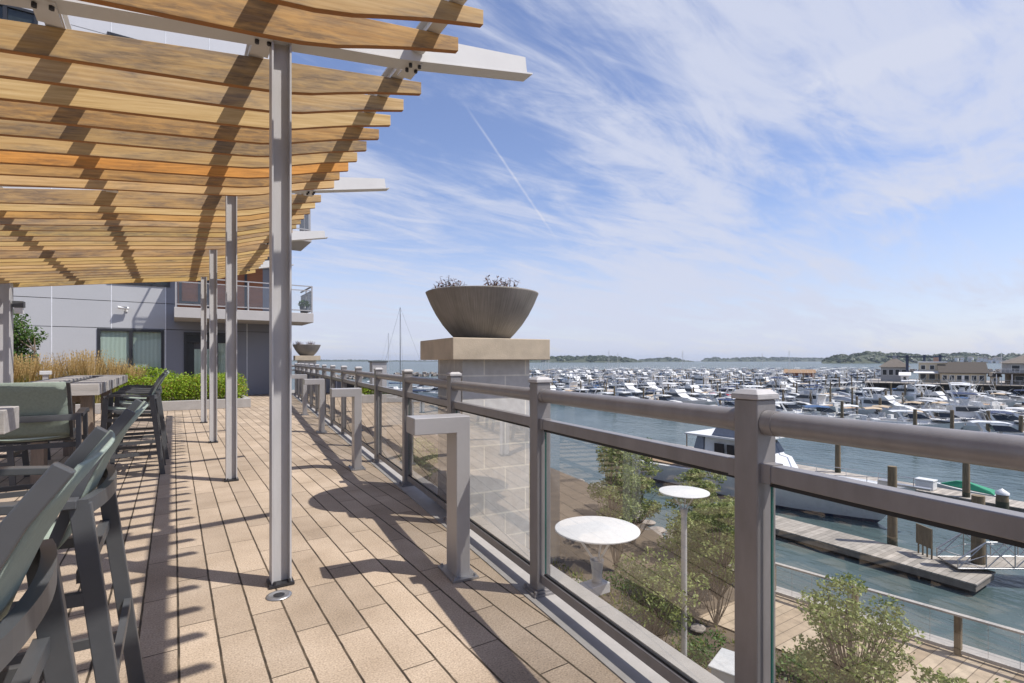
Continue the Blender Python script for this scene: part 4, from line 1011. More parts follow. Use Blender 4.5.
m = MB(); m.b2((-.5, -.35, .601), (.5, .35, .66)); m.build('lid', M_ribbon, t, bevel=.02)
t = thing('dome_light', 'small white dome light on the sandy ground beside the utility box', 'light', tuple(Dp(698, 12.4, LOW)))
m = MB(); m.lathe([(.2, 0), (.2, .1), (.17, .2), (.1, .27), (0, .3)], 20); m.build('dome', M_white, t)

# ------------------------------------------------------------------ docks
def dock(label, x0, x1, y0, y1, ztop=SEA + .5, fingers=(), along='y', group=None, th=.32):
    t = thing('dock', label, 'dock', ((x0 + x1) / 2, (y0 + y1) / 2, SEA), 0, group); cx, cy = (x0 + x1) / 2, (y0 + y1) / 2; h = ztop - SEA
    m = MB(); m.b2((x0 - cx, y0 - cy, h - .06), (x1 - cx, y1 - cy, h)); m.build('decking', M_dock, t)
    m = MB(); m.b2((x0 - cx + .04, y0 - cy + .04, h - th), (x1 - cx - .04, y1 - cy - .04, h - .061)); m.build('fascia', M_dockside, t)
    m = MB(); m.b2((x0 - cx + .3, y0 - cy + .3, -.4), (x1 - cx - .3, y1 - cy - .3, h - th - .002)); m.build('float', M_wharf, t)
    for (a, b, c, d) in fingers:
        m = MB(); m.b2((a - cx, c - cy, h - .25), (b - cx, d - cy, h - .01)); m.build('finger_pier', M_dock, t)
    return t
def pile(x, y, ztop, r=.15, label='weathered wooden mooring pile standing among the boats', group='mooring piles of the marina', cap=False):
    t = thing('mooring_pile', label, 'pile', (x, y, SEA), 0, group); h = ztop - SEA
    m = MB(); m.tube((0, 0, .8), (0, 0, h), r, 9, r * .92)
    m.build('shaft', M_pile, t)
    m = MB(); m.tube((0, 0, -1), (0, 0, .8), r * 1.02, 9, r * 1.02); m.build('weedy_base', M_weed, t)
    if cap: m = MB(); m.lathe([(r * 1.1, -.1), (r * 1.1, .02), (0, .25)], 9, (0, 0, h)); m.build('cap', M_white, t)
    return t
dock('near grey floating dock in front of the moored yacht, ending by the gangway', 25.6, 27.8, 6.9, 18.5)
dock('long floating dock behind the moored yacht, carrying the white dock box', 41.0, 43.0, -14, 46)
pile(28.05, 10.6, -3.6, .2, 'thick wooden pile rising at the outer edge of the near dock', None)
pile(27.6, 7.4, -4.2, .24, 'thick dark pile at the gangway end of the near dock', None)
pile(42.4, 19.6, -4.9, .2, 'wooden pile just right of the yacht foredeck, on the long dock', None)
pile(41.5, 11.7, -4.9, .2, 'wooden pile right of the small green covered boat', None)
pile(40.6, 9.8, -6.4, .3, 'short pale capped pile at the frame edge on the long dock', None, True)
t = thing('dock_box', 'white dock box on the long dock left of the green covered boat', 'dock box', (41.9, 13.9, SEA + .5))
m = MB(); m.b2((-.35, -.5, 0), (.35, .5, .55)); m.build('box', M_gel, t, bevel=.04)
m = MB(); m.b2((-.38, -.53, .551), (.38, .53, .66)); m.build('lid', M_gel, t, bevel=.03)
t = thing('dock_sign', 'dark board sign on two legs standing on the near dock', 'sign', tuple(W(924, 556, SEA + .5)), 1.0)
m = MB(); m.b2((-.42, -.025, .45), (.42, .025, 1.3)); m.build('board', M_pile, t)
m = MB()
for x in (-.36, -.12, .12, .36): m.b2((x - .03, -.06, 0), (x + .03, -.026, 1.25))
m.build('leg', M_pile, t)
# gangway: aluminium truss ramp landing on the near dock
gw = thing('gangway', 'silver truss gangway ramp landing on the end of the near dock', 'gangway', (26.9, 8.2, SEA + .55))
a0, a1 = Vector((0, 0, .1)), Vector((10.5, -9.5, .9)); dv = (a1 - a0); side = Vector((-dv.y, dv.x, 0)).normalized() * -.65
m = MB(); m.bar(a0, a1, 1.2, .06); m.build('walkway', M_dock, gw)
for sg in (-1, 1):
    m = MB(); nb = 14; o = side * sg
    for i in range(nb):
        p = a0 + dv * i / nb + o; q = a0 + dv * (i + 1) / nb + o; up = Vector((0, 0, 1.05 if 0 < i else .35)); up2 = Vector((0, 0, 1.05 if i + 1 < nb else .35))
        m.tube(p, q, .035, 6); m.tube(p + up, q + up2, .03, 6); m.tube(p, p + up, .022, 5); m.tube(p if i % 2 else p + up, q + up2 if i % 2 else q, .02, 5); m.tube(p + up * .5, q + up2 * .5, .016, 5); m.tube(p + up if i % 2 else p, q if i % 2 else q + up2, .02, 5)
    m.build('truss', M_plate, gw)

# ------------------------------------------------------------------ boats (bow along +x, waterline z = 0)
def hull_mb(L, B, fs, fb, mat, bottom, deckmat, deck_inset=.1, flare=.8, bowpow=2.1, rake=.10):
    m = MB(); n = 13; P = []
    for i in range(n):
        s = i / (n - 1); b = B / 2 * (.90 + .10 * min(1, s / .3)) * max(0.004, 1 - max(0, (s - .38) / .62) ** bowpow)
        z = fs + (fb - fs) * s ** 1.7; x = -L / 2 + L * s
        cb = b * (flare + .0) * (1 - .25 * max(0, (s - .55) / .45)); xr = x - L * rake * max(0, (s - .5) / .5) ** 2
        P.append(((x, b, z), (xr + (x - xr) * .2, cb, .18), (xr, cb * .82, -.25), (xr, 0, -.45)))
    for i in range(n - 1):
        a, b = P[i], P[i + 1]
        for sg in (1, -1):
            f = lambda p: (p[0], p[1] * sg, p[2])
            def quad(p, q, r, s):
                v = [f(p), f(q), f(r), f(s)]; m.add(v if sg > 0 else v[::-1], [(0, 1, 2, 3)])
            m.sm = True
            m.mat(mat); quad(b[0], a[0], a[1], b[1])
            m.mat(bottom); quad(b[1], a[1], a[2], b[2]); quad(b[2], a[2], a[3], b[3])
            m.sm = False
            m.mat(mat); quad((a[0][0], a[0][1], a[0][2]), (b[0][0], b[0][1], b[0][2]), (b[0][0], max(0, b[0][1] - deck_inset), b[0][2] + .02), (a[0][0], max(0, a[0][1] - deck_inset), a[0][2] + .02))
        m.mat(deckmat)
        ia, ib = max(0, a[0][1] - deck_inset), max(0, b[0][1] - deck_inset)
        m.add([(a[0][0], -ia, a[0][2] + .015), (b[0][0], -ib, b[0][2] + .015), (b[0][0], ib, b[0][2] + .015), (a[0][0], ia, a[0][2] + .015)], [(0, 1, 2, 3)])
    a = P[0]; m.mat(mat)
    m.add([(a[0][0], a[0][1], a[0][2]), (a[1][0], a[1][1], a[1][2]), (a[2][0], a[2][1], a[2][2]), (a[2][0], -a[2][1], a[2][2]), (a[1][0], -a[1][1], a[1][2]), (a[0][0], -a[0][1], a[0][2])], [(0, 1, 2, 3, 4, 5)])
    return m
def taper(m, prof, w0, w1, mat, bow=None):
    """side profile (x,z) lofted across the beam, narrower at the top (and at the bow)"""
    zs_ = [z for x, z in prof]; z0, z1 = min(zs_), max(zs_); xs = [x for x, z in prof]; x1 = max(xs); x0 = min(xs)
    def hw(x, z):
        w = w0 + (w1 - w0) * (z - z0) / max(.01, z1 - z0)
        if bow: w *= 1 - (1 - bow) * max(0, (x - x0) / (x1 - x0)) ** 2
        return w / 2
    n = len(prof); vs = [(x, -hw(x, z), z) for x, z in prof] + [(x, hw(x, z), z) for x, z in prof]
    m.mat(mat); m.add(vs, [tuple(range(n)), tuple(range(n, 2 * n))[::-1]] + [((i + 1) % n, i, n + i, n + (i + 1) % n) for i in range(n)])
def band(m, prof, w0, w1, mat, e=.015): taper(m, prof, w0 + 2 * e, w1 + 2 * e, mat)
def arch(m, x, w, z0, z1, mat, th=.09, lean=.5):
    m.mat(mat)
    for sg in (-1, 1): m.bar((x, sg * w / 2, z0), (x - lean, sg * w / 2 * .85, z1), th, th * 2.2, (1, 0, 0))
    m.bar((x - lean, -w / 2 * .86, z1), (x - lean, w / 2 * .86, z1), th * 2.4, th)
def canopy(m, x0, x1, w, z, mat, zb, poles=True):
    m.mat(mat); n = 5; vs = []; fs = []
    for i in range(n):
        v = -1 + 2 * i / (n - 1); zz = z - .18 * v * v * v * v
        vs += [(x0, v * w / 2, zz - .06), ((x0 + x1) / 2, v * w / 2, zz + .04), (x1, v * w / 2, zz - .05)]
    for i in range(n - 1):
        for k in range(2): fs.append((i * 3 + k, i * 3 + k + 1, i * 3 + k + 4, i * 3 + k + 3))
    m.add(vs, fs); m.add([(a, b, c - .05) for a, b, c in vs], [f[::-1] for f in fs])
    if poles:
        m.mat(M_plate)
        for sg in (-1, 1):
            m.bar(((x0 + x1) / 2, sg * w * .48, zb), (x0 + .1, sg * w * .48, z - .2), .04, .04, (1, 0, 0)); m.bar(((x0 + x1) / 2, sg * w * .48, zb), (x1 - .1, sg * w * .48, z - .2), .04, .04, (1, 0, 0))
def bowrail(m, L, B, fs, fb, s0=.5):
    m.mat(M_plate); pts = {1: [], -1: []}
    for sg in (1, -1):
        for i in range(6):
            s = s0 + (1 - s0) * i / 5 * .98; b = B / 2 * max(.01, 1 - max(0, (s - .38) / .62) ** 2.1) - .06
            pts[sg].append((-L / 2 + L * s, sg * max(b, .02), fs + (fb - fs) * s ** 1.7))
        for p, q in zip(pts[sg], pts[sg][1:]): m.tube((p[0], p[1], p[2] + .5), (q[0], q[1], q[2] + .5), .022, 4)
        for p in pts[sg]: m.tube(p, (p[0], p[1], p[2] + .5), .018, 4)
def outboard(m, L, y, mat):
    m.mat(mat); m.prism([(-L / 2 - .55, .35), (-L / 2 - .05, .35), (-L / 2 - .02, .95), (-L / 2 - .2, 1.15), (-L / 2 - .5, 1.08)], 1, y - .2, y + .2); m.b2((-L / 2 - .38, y - .1, -.4), (-L / 2 - .15, y + .1, .35))
def cruiser(L=10, can=None, hullm=None, top='hard', bottom=None):
    hm = hullm or M_gel; B = L * .33; P = {}
    P['hull'] = hull_mb(L, B, .95, 1.45, hm, bottom or M_navyhull, M_gel, .14)
    m = MB(); taper(m, [(-.02 * L, 1.0), (.36 * L, 1.32), (.30 * L, 1.58), (.12 * L, 1.78), (-.02 * L, 1.8)], B * .74, B * .56, M_gel, .5); m.mat(M_teak); m.b2((-L * .47, -B * .36, .99), (-.03 * L, B * .36, 1.0)); m.mat(M_gel)
    for sg in (-1, 1): m.b2((-L * .47, sg * B * .42 - .1, .96), (-.02 * L, sg * B * .42 + .1, 1.36))
    m.b2((-L * .44, -B * .32, 1.0), (-L * .37, B * .32, 1.45)); m.b2((-.16 * L, -.9, 1.0), (-.10 * L, .9, 1.5)); m.mat(M_boatglass); m.prism([(.33 * L, 1.46), (.14 * L, 1.60), (.14 * L, 1.5), (.30 * L, 1.38)], 1, -B * .36, B * .36); P['cabin'] = m
    m = MB(); band(m, [(.13 * L, 1.76), (.03 * L, 2.32), (-.10 * L, 2.32), (-.08 * L, 1.75)], B * .64, B * .54, M_boatglass); P['windshield'] = m
    m = MB()
    if top == 'hard':
        m.mat(M_gel); m.prism([(.06 * L, 2.5), (-.02 * L, 2.62), (-.20 * L, 2.6), (-.25 * L, 2.5)], 1, -B * .31, B * .31); arch(m, -.13 * L, B * .72, 1.3, 2.5, M_gel, .1, .7)
        if can: canopy(m, -.42 * L, -.24 * L, B * .62, 2.5, can, 1.3)
    elif top == 'arch': arch(m, -.16 * L, B * .8, 1.3, 2.75, M_gel, .12, .8); canopy(m, -.26 * L, .02 * L, B * .66, 2.72, can or M_canvas_navy, 1.5); 
    else: canopy(m, -.34 * L, .03 * L, B * .68, 2.6, can or M_canvas_blue, 1.4)
    P['canopy'] = m
    m = MB(); bowrail(m, L, B, .95, 1.45); P['bow_rail'] = m
    m = MB(); m.mat(M_trim); m.tube((-.1 * L, B * .3, 2.3), (-.2 * L, B * .34, 5.2), .022, 4); P['aerial'] = m; m = MB(); m.mat(M_trim); m.tube((-.1 * L, -B * .3, 2.3), (-.17 * L, -B * .32, 4.2), .018, 4); P['aerial|b'] = m
    return P
def flybridge(L=12.5, can=None, hullm=None):
    B = L * .32; P = {}; P['hull'] = hull_mb(L, B, 1.15, 1.9, hullm or M_gel, M_navyhull, M_gel, .15)
    m = MB(); taper(m, [(-.22 * L, 1.2), (.30 * L, 1.65), (.22 * L, 2.05), (.13 * L, 2.15), (.03 * L, 2.95), (-.24 * L, 2.95)], B * .8, B * .68, M_gel, .62); m.mat(M_teak); m.b2((-L * .48, -B * .38, 1.2), (-.22 * L, B * .38, 1.215)); m.mat(M_gel); m.b2((-L * .48, -B * .4, 1.2), (-L * .46, B * .4, 1.75)); P['cabin'] = m
    m = MB(); band(m, [(.115 * L, 2.22), (.05 * L, 2.78), (-.21 * L, 2.78), (-.21 * L, 2.22)], B * .70, B * .66, M_boatglass, .06); P['window'] = m
    m = MB(); m.mat(M_gel); m.prism([(.06 * L, 2.96), (.02 * L, 3.5), (-.02 * L, 3.5), (-.03 * L, 3.02), (-.30 * L, 3.02), (-.30 * L, 2.96)], 1, -B * .36, B * .36); m.b2((-.13 * L, -.6, 3.02), (-.08 * L, .6, 3.7)); arch(m, -.20 * L, B * .66, 3.02, 4.6, M_gel, .1, .5); canopy(m, -.26 * L, .0, B * .6, 4.7, can or M_gel, 3.3); P['flybridge'] = m
    m = MB(); bowrail(m, L, B, 1.15, 1.9, .45); P['bow_rail'] = m
    for sg in (-1, 1): m = MB(); m.mat(M_trim); m.tube((-.1 * L, sg * B * .4, 2.4), (-.30 * L, sg * B * .7, 6.0), .035, 4, .015); P['outrigger|%d' % sg] = m
    m = MB(); m.mat(M_trim); m.tube((-.22 * L, 0, 4.6), (-.25 * L, 0, 6.2), .025, 4); P['aerial'] = m
    return P
def console(L=7.2, can=None, hullm=None, ob=None):
    B = L * .34; P = {}; P['hull'] = hull_mb(L, B, .7, 1.05, hullm or M_gel, M_gel, M_gel2, .16)
    m = MB(); m.mat(M_gel); m.b2((-.06 * L, -.42, .7), (.08 * L, .42, 1.6)); m.b2((-.2 * L, -.5, .7), (-.13 * L, .5, 1.35)); m.b2((.1 * L, -.35, .75), (.2 * L, .35, 1.15)); m.mat(M_boatglass); m.prism([(.08 * L, 1.6), (.05 * L, 1.95), (.03 * L, 1.95), (.06 * L, 1.6)], 1, -.4, .4); P['console'] = m
    m = MB(); canopy(m, -.17 * L, .12 * L, B * .62, 2.55, can or M_gel, 1.0); m.mat(M_plate)
    for k in range(4): m.tube((-.15 * L, -.6 + .4 * k, 2.5), (-.30 * L, -.7 + .45 * k, 3.5), .016, 4)
    P['t_top'] = m
    m = MB(); outboard(m, L, .0 if L < 7 else .3, ob or M_outboard)
    if L >= 7: outboard(m, L, -.3, ob or M_outboard)
    P['outboard'] = m
    return P
def covered(L=6.6, can=None, hullm=None):
    B = L * .35; P = {}; P['hull'] = hull_mb(L, B, .65, .95, hullm or M_gel, M_gel, M_gel, .12)
    m = MB(); taper(m, [(-.46 * L, .68), (.36 * L, .95), (.12 * L, 1.45), (-.05 * L, 1.5), (-.40 * L, .95)], B * .92, B * .25, can or M_canvas_blue, .45); P['cover'] = m
    m = MB(); outboard(m, L, 0, M_outboard); P['outboard'] = m
    return P
def sailboat(L=9.5, can=None, hullm=None, mh=13, mast=None):
    B = L * .31; P = {}; P['hull'] = hull_mb(L, B, .9, 1.15, hullm or M_gel, M_navyhull, M_gel, .1, .9, 1.7, .14)
    m = MB(); taper(m, [(-.16 * L, .95), (.24 * L, 1.1), (.16 * L, 1.4), (-.16 * L, 1.5)], B * .62, B * .5, M_gel, .6); m.mat(M_boatglass); m.prism([(-.12 * L, 1.15), (.12 * L, 1.2), (.10 * L, 1.32), (-.12 * L, 1.35)], 1, -B * .30, B * .30); P['cabin'] = m
    m = MB(); m.mat(mast or M_mast); m.tube((.08 * L, 0, 1.2), (.08 * L, 0, mh), .085, 8, .06); m.tube((.08 * L, 0, 2.3), (-.36 * L, 0, 2.4), .06, 6)
    for sg in (-1, 1): m.tube((.08 * L, 0, mh * .62), (.08 * L, sg * .75, mh * .62), .03, 4); m.tube((.08 * L, 0, mh), (.04 * L, sg * B * .45, 1.0), .018, 4)
    m.tube((.08 * L, 0, mh), (.49 * L, 0, 1.2), .022, 4); m.tube((.08 * L, 0, mh), (-.48 * L, 0, 1.0), .018, 4); P['mast'] = m
    m = MB(); m.mat(can or M_canvas_blue); m.tube((.06 * L, 0, 2.5), (-.35 * L, 0, 2.52), .2, 8, .13); P['sail_cover'] = m
    return P
def merged(P):
    m = MB()
    for k, q in P.items():
        o = len(m.v); m.v += q.v
        for f, mi, sm in zip(q.f, q.m, q.smooth):
            mat = q.mats[mi] if q.mats else M_gel
            if mat not in m.mats: m.mats.append(mat)
            m.f.append(tuple(i + o for i in f)); m.m.append(m.mats.index(mat)); m.smooth.append(sm)
    return m
KIND = [
    ('cabin_cruiser', 'white cabin cruiser with a hard top', 'cabin cruiser', cruiser(10.5, None, None, 'hard'), 10.5, 4),
    ('cabin_cruiser', 'white cabin cruiser with a tan canopy', 'cabin cruiser', cruiser(10, M_canvas_tan, None, 'hard'), 10, 2.2),
    ('cabin_cruiser', 'white arch topped cruiser with a navy canopy', 'cabin cruiser', cruiser(9.5, M_canvas_navy, None, 'arch'), 9.5, 2.4),
    ('cabin_cruiser', 'white cruiser with a bright blue canopy', 'cabin cruiser', cruiser(8.8, M_canvas_blue, None, 'soft'), 8.8, .9),
    ('cabin_cruiser', 'dark hulled cruiser with a white cabin', 'cabin cruiser', cruiser(10.2, None, M_navyhull, 'hard'), 10.2, 1.7),
    ('motor_yacht', 'tall white flybridge yacht', 'yacht', flybridge(12.5), 12.5, 2.2),
    ('motor_yacht', 'white flybridge yacht with a navy bridge canopy', 'yacht', flybridge(11.6, M_canvas_navy), 11.6, 1.4),
    ('fishing_boat', 'white open fishing boat with a white top', 'fishing boat', console(7.6), 7.6, 2.6),
    ('fishing_boat', 'white open fishing boat with a blue top', 'fishing boat', console(7.0, M_canvas_blue, None, M_gel), 7.0, .8),
    ('fishing_boat', 'grey hulled open fishing boat with a tan top', 'fishing boat', console(7.3, M_canvas_tan, M_gel2), 7.3, 1.2),
    ('motorboat', 'small motorboat under a blue storage cover', 'motorboat', covered(6.8), 6.8, 1.3),
    ('motorboat', 'small motorboat under a grey storage cover', 'motorboat', covered(6.6, M_canvas_grey), 6.6, 1.6),
    ('motorboat', 'small red motorboat under a red cover', 'motorboat', covered(6.4, M_canvas_red, M_redhull), 6.4, .25),
    ('sailboat', 'white sailboat with a blue sail cover', 'sailboat', sailboat(9.5), 9.5, .3),
    ('fishing_boat', 'green hulled open fishing boat', 'fishing boat', console(7.4, M_gel, M_greenhull), 7.4, .3),
]
MERG = [merged(k[3]) for k in KIND]
def inst_tree(i, x, y, rz, label, group):
    k = KIND[i]
    if i not in PROTO:
        t = thing(k[0], label, k[2], (x, y, SEA), rz, group)
        for nm, q in k[3].items(): q.build(nm.split('|')[0], None, t)
        PROTO[i] = t; return t
    return copy_tree(PROTO[i], (x, y, SEA), rz, label, group)
PROTO = {}; FARME = {}
def inst_far(i, x, y, rz, label, group):
    k = KIND[i]
    if i not in FARME: FARME[i] = MERG[i].mesh(k[0])
    o = bpy.data.objects.new(k[0], FARME[i]); COL.objects.link(o); o.location = (x, y, SEA); o.rotation_euler.z = rz
    return tag(o, label, k[2], group)
def view(x, y):
    cx = x * CA - y * SA; t = x * SA + y * CA
    return (512 + 519 * cx / t if t > .5 else 9999), t
BREAK = [(60, 250), (104, 271), (175, 292), (249, 312), (330, 262), (400, 220), (469, 172), (560, 120), (640, 70)]
def inside(x, y):
    for (x0, y0), (x1, y1) in zip(BREAK, BREAK[1:]):
        if (x1 - x0) * (y - y0) - (y1 - y0) * (x - x0) > 0 and x0 - 12 <= x <= x1 + 12: return False
    return x < 600 and x * SA + y * CA < 345
rg = random.Random(5)
slots = []
rows = [28, 58, 83, 108, 132, 156, 180, 204, 228, 252, 276, 300]
rowext = {}
for r_, Y in enumerate(rows):
    xs = 94 - .30 * Y + (0 if Y > 40 else 0)
    x = max(66, xs); a = x
    while x < 470:
        px, t = view(x, Y)
        if not inside(x, Y + 12) : 
            if x > 250: break
            x += 4.4; continue
        blocked = (px > 874 and t > 112) or px < 540 or px > 1075
        if not blocked:
            rowext.setdefault(r_, []).append(x)
            for sd in (-1, 1):
                if rg.random() < .93: slots.append((t, x, Y, sd))
        x += 4.0
slots.sort()
wts = [k[5] for k in KIND]
stuff = MB(); stuff_mats = {}
LABN = {}
place_near = ['in the first marina rows', 'in the middle marina rows', 'in the far marina rows']
near_bl = []
nind = 0
for (t, x, Y, sd) in slots:
    i = rg.choices(range(len(KIND)), wts)[0]
    if t > 300 and i == 13: i = 7
    L = KIND[i][4]; yy = Y + sd * (1.6 + L / 2 + rg.uniform(0, .6)); rz = (math.pi / 2 if sd > 0 else -math.pi / 2) + (math.pi if rg.random() < .45 else 0) + rg.gauss(0, .03)
    xx = x + rg.uniform(-.4, .4)
    zone = 0 if t < 118 else (1 if t < 190 else 2)
    lab = KIND[i][1] + ' ' + place_near[zone]; grp = '%s, %s' % (KIND[i][1], ('first rows', 'middle rows', 'far rows')[zone])
    nind += 1
    if nind <= 300:
        if t < 112: inst_tree(i, xx, yy, rz, lab, grp)
        else: inst_far(i, xx, yy, rz, lab, grp)
    else:
        q = MERG[i]; o = len(stuff.v); c, s_ = math.cos(rz), math.sin(rz)
        stuff.v += [(xx + a * c - b * s_, yy + a * s_ + b * c, SEA + z) for a, b, z in q.v]
        for f, mi, sm in zip(q.f, q.m, q.smooth):
            mat = q.mats[mi]
            if mat not in stuff_mats: stuff_mats[mat] = len(stuff.mats); stuff.mats.append(mat)
            stuff.f.append(tuple(k + o for k in f)); stuff.m.append(stuff_mats[mat]); stuff.smooth.append(sm)
tag(stuff.build('distant_boats'), 'dense mass of tiny white boats in the farthest slips before the breakwater', 'boats', None, 'stuff')
npile = 0
for r_, xs in rowext.items():
    Y = rows[r_]; x0, x1 = min(xs), max(xs)
    fing = []
    for k, x in enumerate(xs):
        if k % 2 == 0 and len(fing) < 90:
            for sd in (-1, 1): fing.append((x + 2.2 - .4, x + 2.2 + .4, Y + (1.0 if sd > 0 else -9.0), Y + (9.0 if sd > 0 else -1.0)))
            if r_ < 5:
                for sd in (-1, 1):
                    if npile < 150:
                        pile(x + 2.2 + rg.uniform(-.2, .2), Y + sd * (9.4 + rg.uniform(-.3, .5)), SEA + rg.uniform(3.2, 4.4), .17); npile += 1
    dock('long finger dock crowded with moored boats in the marina', x0 - 3, x1 + 4, Y - 1, Y + 1, SEA + .5, fing if r_ < 6 else fing[::3], group='marina docks')

# a few boats of their own
def single(P, name, label, cat, x, y, rz, sc=1):
    t = thing(name, label, cat, (x, y, SEA), rz); t.scale = (sc,) * 3
    for nm, q in P.items(): q.build(nm.split('|')[0], None, t)
    return t
single(covered(5.6, M_canvas_green), 'motorboat', 'small boat under a bright green cover behind the long dock', 'motorboat', 44.4, 12.6, math.pi / 2 + .05, .62)
p = Dp(405, 112); single(sailboat(13, M_canvas_navy, None, 20.5, M_darkmast), 'sailboat', 'sailboat with the tall dark mast seen left of the near bowl', 'sailboat', p.x, p.y, 2.6)
p = Dp(391, 150); single(sailboat(11, M_canvas_blue, None, 17.0), 'sailboat', 'sailboat with a thin pale mast left of the dark mast', 'sailboat', p.x, p.y, 2.2)
p = Dp(436, 128); single(cruiser(9.5, M_canvas_navy, None, 'arch'), 'cabin_cruiser', 'white cruiser seen between the railing posts left of the near pier', 'cabin cruiser', p.x, p.y, 2.4)
p = Dp(421, 148); single(cruiser(8.6, M_canvas_blue, None, 'soft'), 'cabin_cruiser', 'smaller blue canopied cruiser behind the cruiser left of the near pier', 'cabin cruiser', p.x, p.y, 2.9)
p = Dp(370, 165); single(console(7.2), 'fishing_boat', 'white open boat beside the grey service pillar', 'fishing boat', p.x, p.y, 2.9)
p = Dp(580, 250); tag(merged(flybridge(13, None)).build('motor_yacht', loc=(p.x, p.y, SEA), rz=.6), 'white yacht with a tuna tower standing high left in the marina', 'yacht')
# row of blue covered boats, red ones and the white ramp boat near the railing post
for k, (px, t_, i, lab) in enumerate(((672, 124, 10, 'first of the blue covered motorboats behind the top rail'), (686, 121, 10, 'second of the blue covered motorboats behind the top rail'), (698, 117, 10, 'largest blue covered motorboat, next to the nearest railing post'),
                                      (714, 122, 12, 'red covered motorboat left of the nearest railing post'), (725, 117, 12, 'nearer red covered motorboat touching the nearest railing post in view'))):
    p = Dp(px, t_); inst_tree(i, p.x, p.y, -.75, lab, None)
for k, (px, t_, i, rz, lab) in enumerate(((915, 66, 0, -.95, 'large white hard top cruiser with dark side windows, bow to the right'), (945, 67, 1, -.95, 'white cruiser with tan canopy beside the large hard top cruiser'), (873, 72, 9, -.8, 'tan topped open boat left of the large cruisers'),
                                          (790, 80, 0, -.5, 'sleek white cruiser just right of the nearest railing post'), (975, 70, 6, -1.0, 'white flybridge yacht with navy canopy among the large cruisers'), (1008, 64, 2, -1.0, 'navy canopied cruiser at the right frame edge'),
                                          (1003, 54, 4, -1.15, 'dark hulled cruiser low at the right frame edge'), (825, 74, 3, -.7, 'blue canopied cruiser behind the top rail, centre right'), (850, 76, 7, -.8, 'white topped open boat behind the rail right of centre'),
                                          (760, 90, 5, -.6, 'tall white flybridge yacht hidden by the nearest post'))):
    p = Dp(px, t_); inst_tree(i, p.x, p.y, rz, lab, None)
for (px, t_) in ((915, 60), (952, 59), (988, 58), (1021, 53), (842, 72), (880, 78), (720, 92), (663, 104)):
    p = Dp(px, t_); pile(p.x, p.y, SEA + 3.4, .2, 'stout wooden pile in front of the first row of cruisers', 'piles of the first row')

# the yacht behind the near dock
yt_ = thing('yacht', 'large white motor yacht with grey canvas bridge, bow by the near dock', 'yacht', (32.4, 20.0, SEA), -math.pi / 2 + .06)
Ly, By = 17.5, 4.9
hull_mb(Ly, By, 1.4, 2.3, M_gel, M_navyhull, M_gel, .2, .82, 2.2, .12).build('hull', None, yt_)
m = MB(); taper(m, [(-2.6, 1.55), (2.1, 1.95), (1.6, 2.75), (1.1, 2.85), (.4, 3.85), (-2.7, 3.85)], 4.0, 3.5, M_gel, .7); m.mat(M_teak); m.b2((-8.4, -2.0, 1.55), (-2.6, 2.0, 1.57)); m.build('cabin', None, yt_)
m = MB()
for sg in (-1, 1):
    for (a, b) in ((-1.9, -1.2), (-1.0, -.5), (-.3, .1), (.3, .6)): m.mat(M_boatglass); m.prism([(a, 2.75), (b, 2.8), (b - .05, 3.5), (a, 3.5)], 1, sg * 1.86 - .05, sg * 1.86 + .05)
m.mat(M_boatglass); m.prism([(1.06, 3.0), (.56, 3.70), (.52, 3.68), (1.0, 2.98)], 1, -1.6, 1.6); m.build('window', None, yt_)
m = MB(); m.mat(M_gel); m.prism([(-4.1, 3.86), (.9, 3.86), (.9, 3.98), (-4.1, 3.98)], 1, -2.1, 2.1); m.prism([(.7, 3.98), (.3, 4.7), (-.1, 4.7), (.1, 3.98)], 1, -1.9, 1.9); m.build('flybridge', None, yt_)
m = MB(); taper(m, [(-2.2, 3.99), (.2, 3.99), (-.4, 5.0), (-1.7, 5.0)], 3.5, 3.1, M_canvas_grey); m.build('bridge_canvas', None, yt_)
m = MB(); m.mat(M_canvas_grey); m.prism([(-3.9, 1.6), (-2.75, 1.6), (-2.75, 3.85), (-3.2, 3.85)], 1, -1.9, 1.9); m.build('aft_canvas', None, yt_)
m = MB(); m.mat(M_teak); 
for sg in (-1, 1): m.tube((-4.0, sg * 1.95, 1.5), (-4.0, sg * 1.95, 3.86), .04, 6)
m.build('stanchion', None, yt_)
m = MB(); bowrail(m, Ly, By, 1.4, 2.3, .45); m.build('bow_rail', None, yt_)
for lo, hi in (((3.4, -.35, 1.86), (4.0, .35, 1.99)), ((4.8, -.3, 1.97), (5.3, .3, 2.1))): m = MB(); m.b2(lo, hi); m.build('deck_hatch', M_boatglass, yt_)
m = MB(); m.b2((7.6, -.18, 2.26), (9.3, .18, 2.36)); m.build('bow_pulpit', M_plate, yt_)
m = MB(); m.b2((7.0, -.3, 2.16), (7.5, .3, 2.45)); m.build('windlass', M_plate, yt_)
m = MB(); m.mat(M_navyhull); m.b2((-4, 2.45, .98), (2.4, 2.48, 1.08)); m.build('rub_rail', None, yt_)
m = MB(); m.bar((-.5, 1.2, 4.0), (3.0, 1.5, 4.4), .12, .14); m.build('davit', M_gel, yt_)
m = MB(); taper(m, [(-6.9, 1.6), (-5.2, 1.6), (-5.4, 2.3), (-6.6, 2.3)], 1.3, 1.0, M_gel); m.build('tender', None, yt_)
m = MB(); leaf_cloud(m, [((-7.9, -1.2, 2.5), (.4, .4, .6))], 160, .25, rg); m.build('deck_plant', M_leaf_dark, yt_)

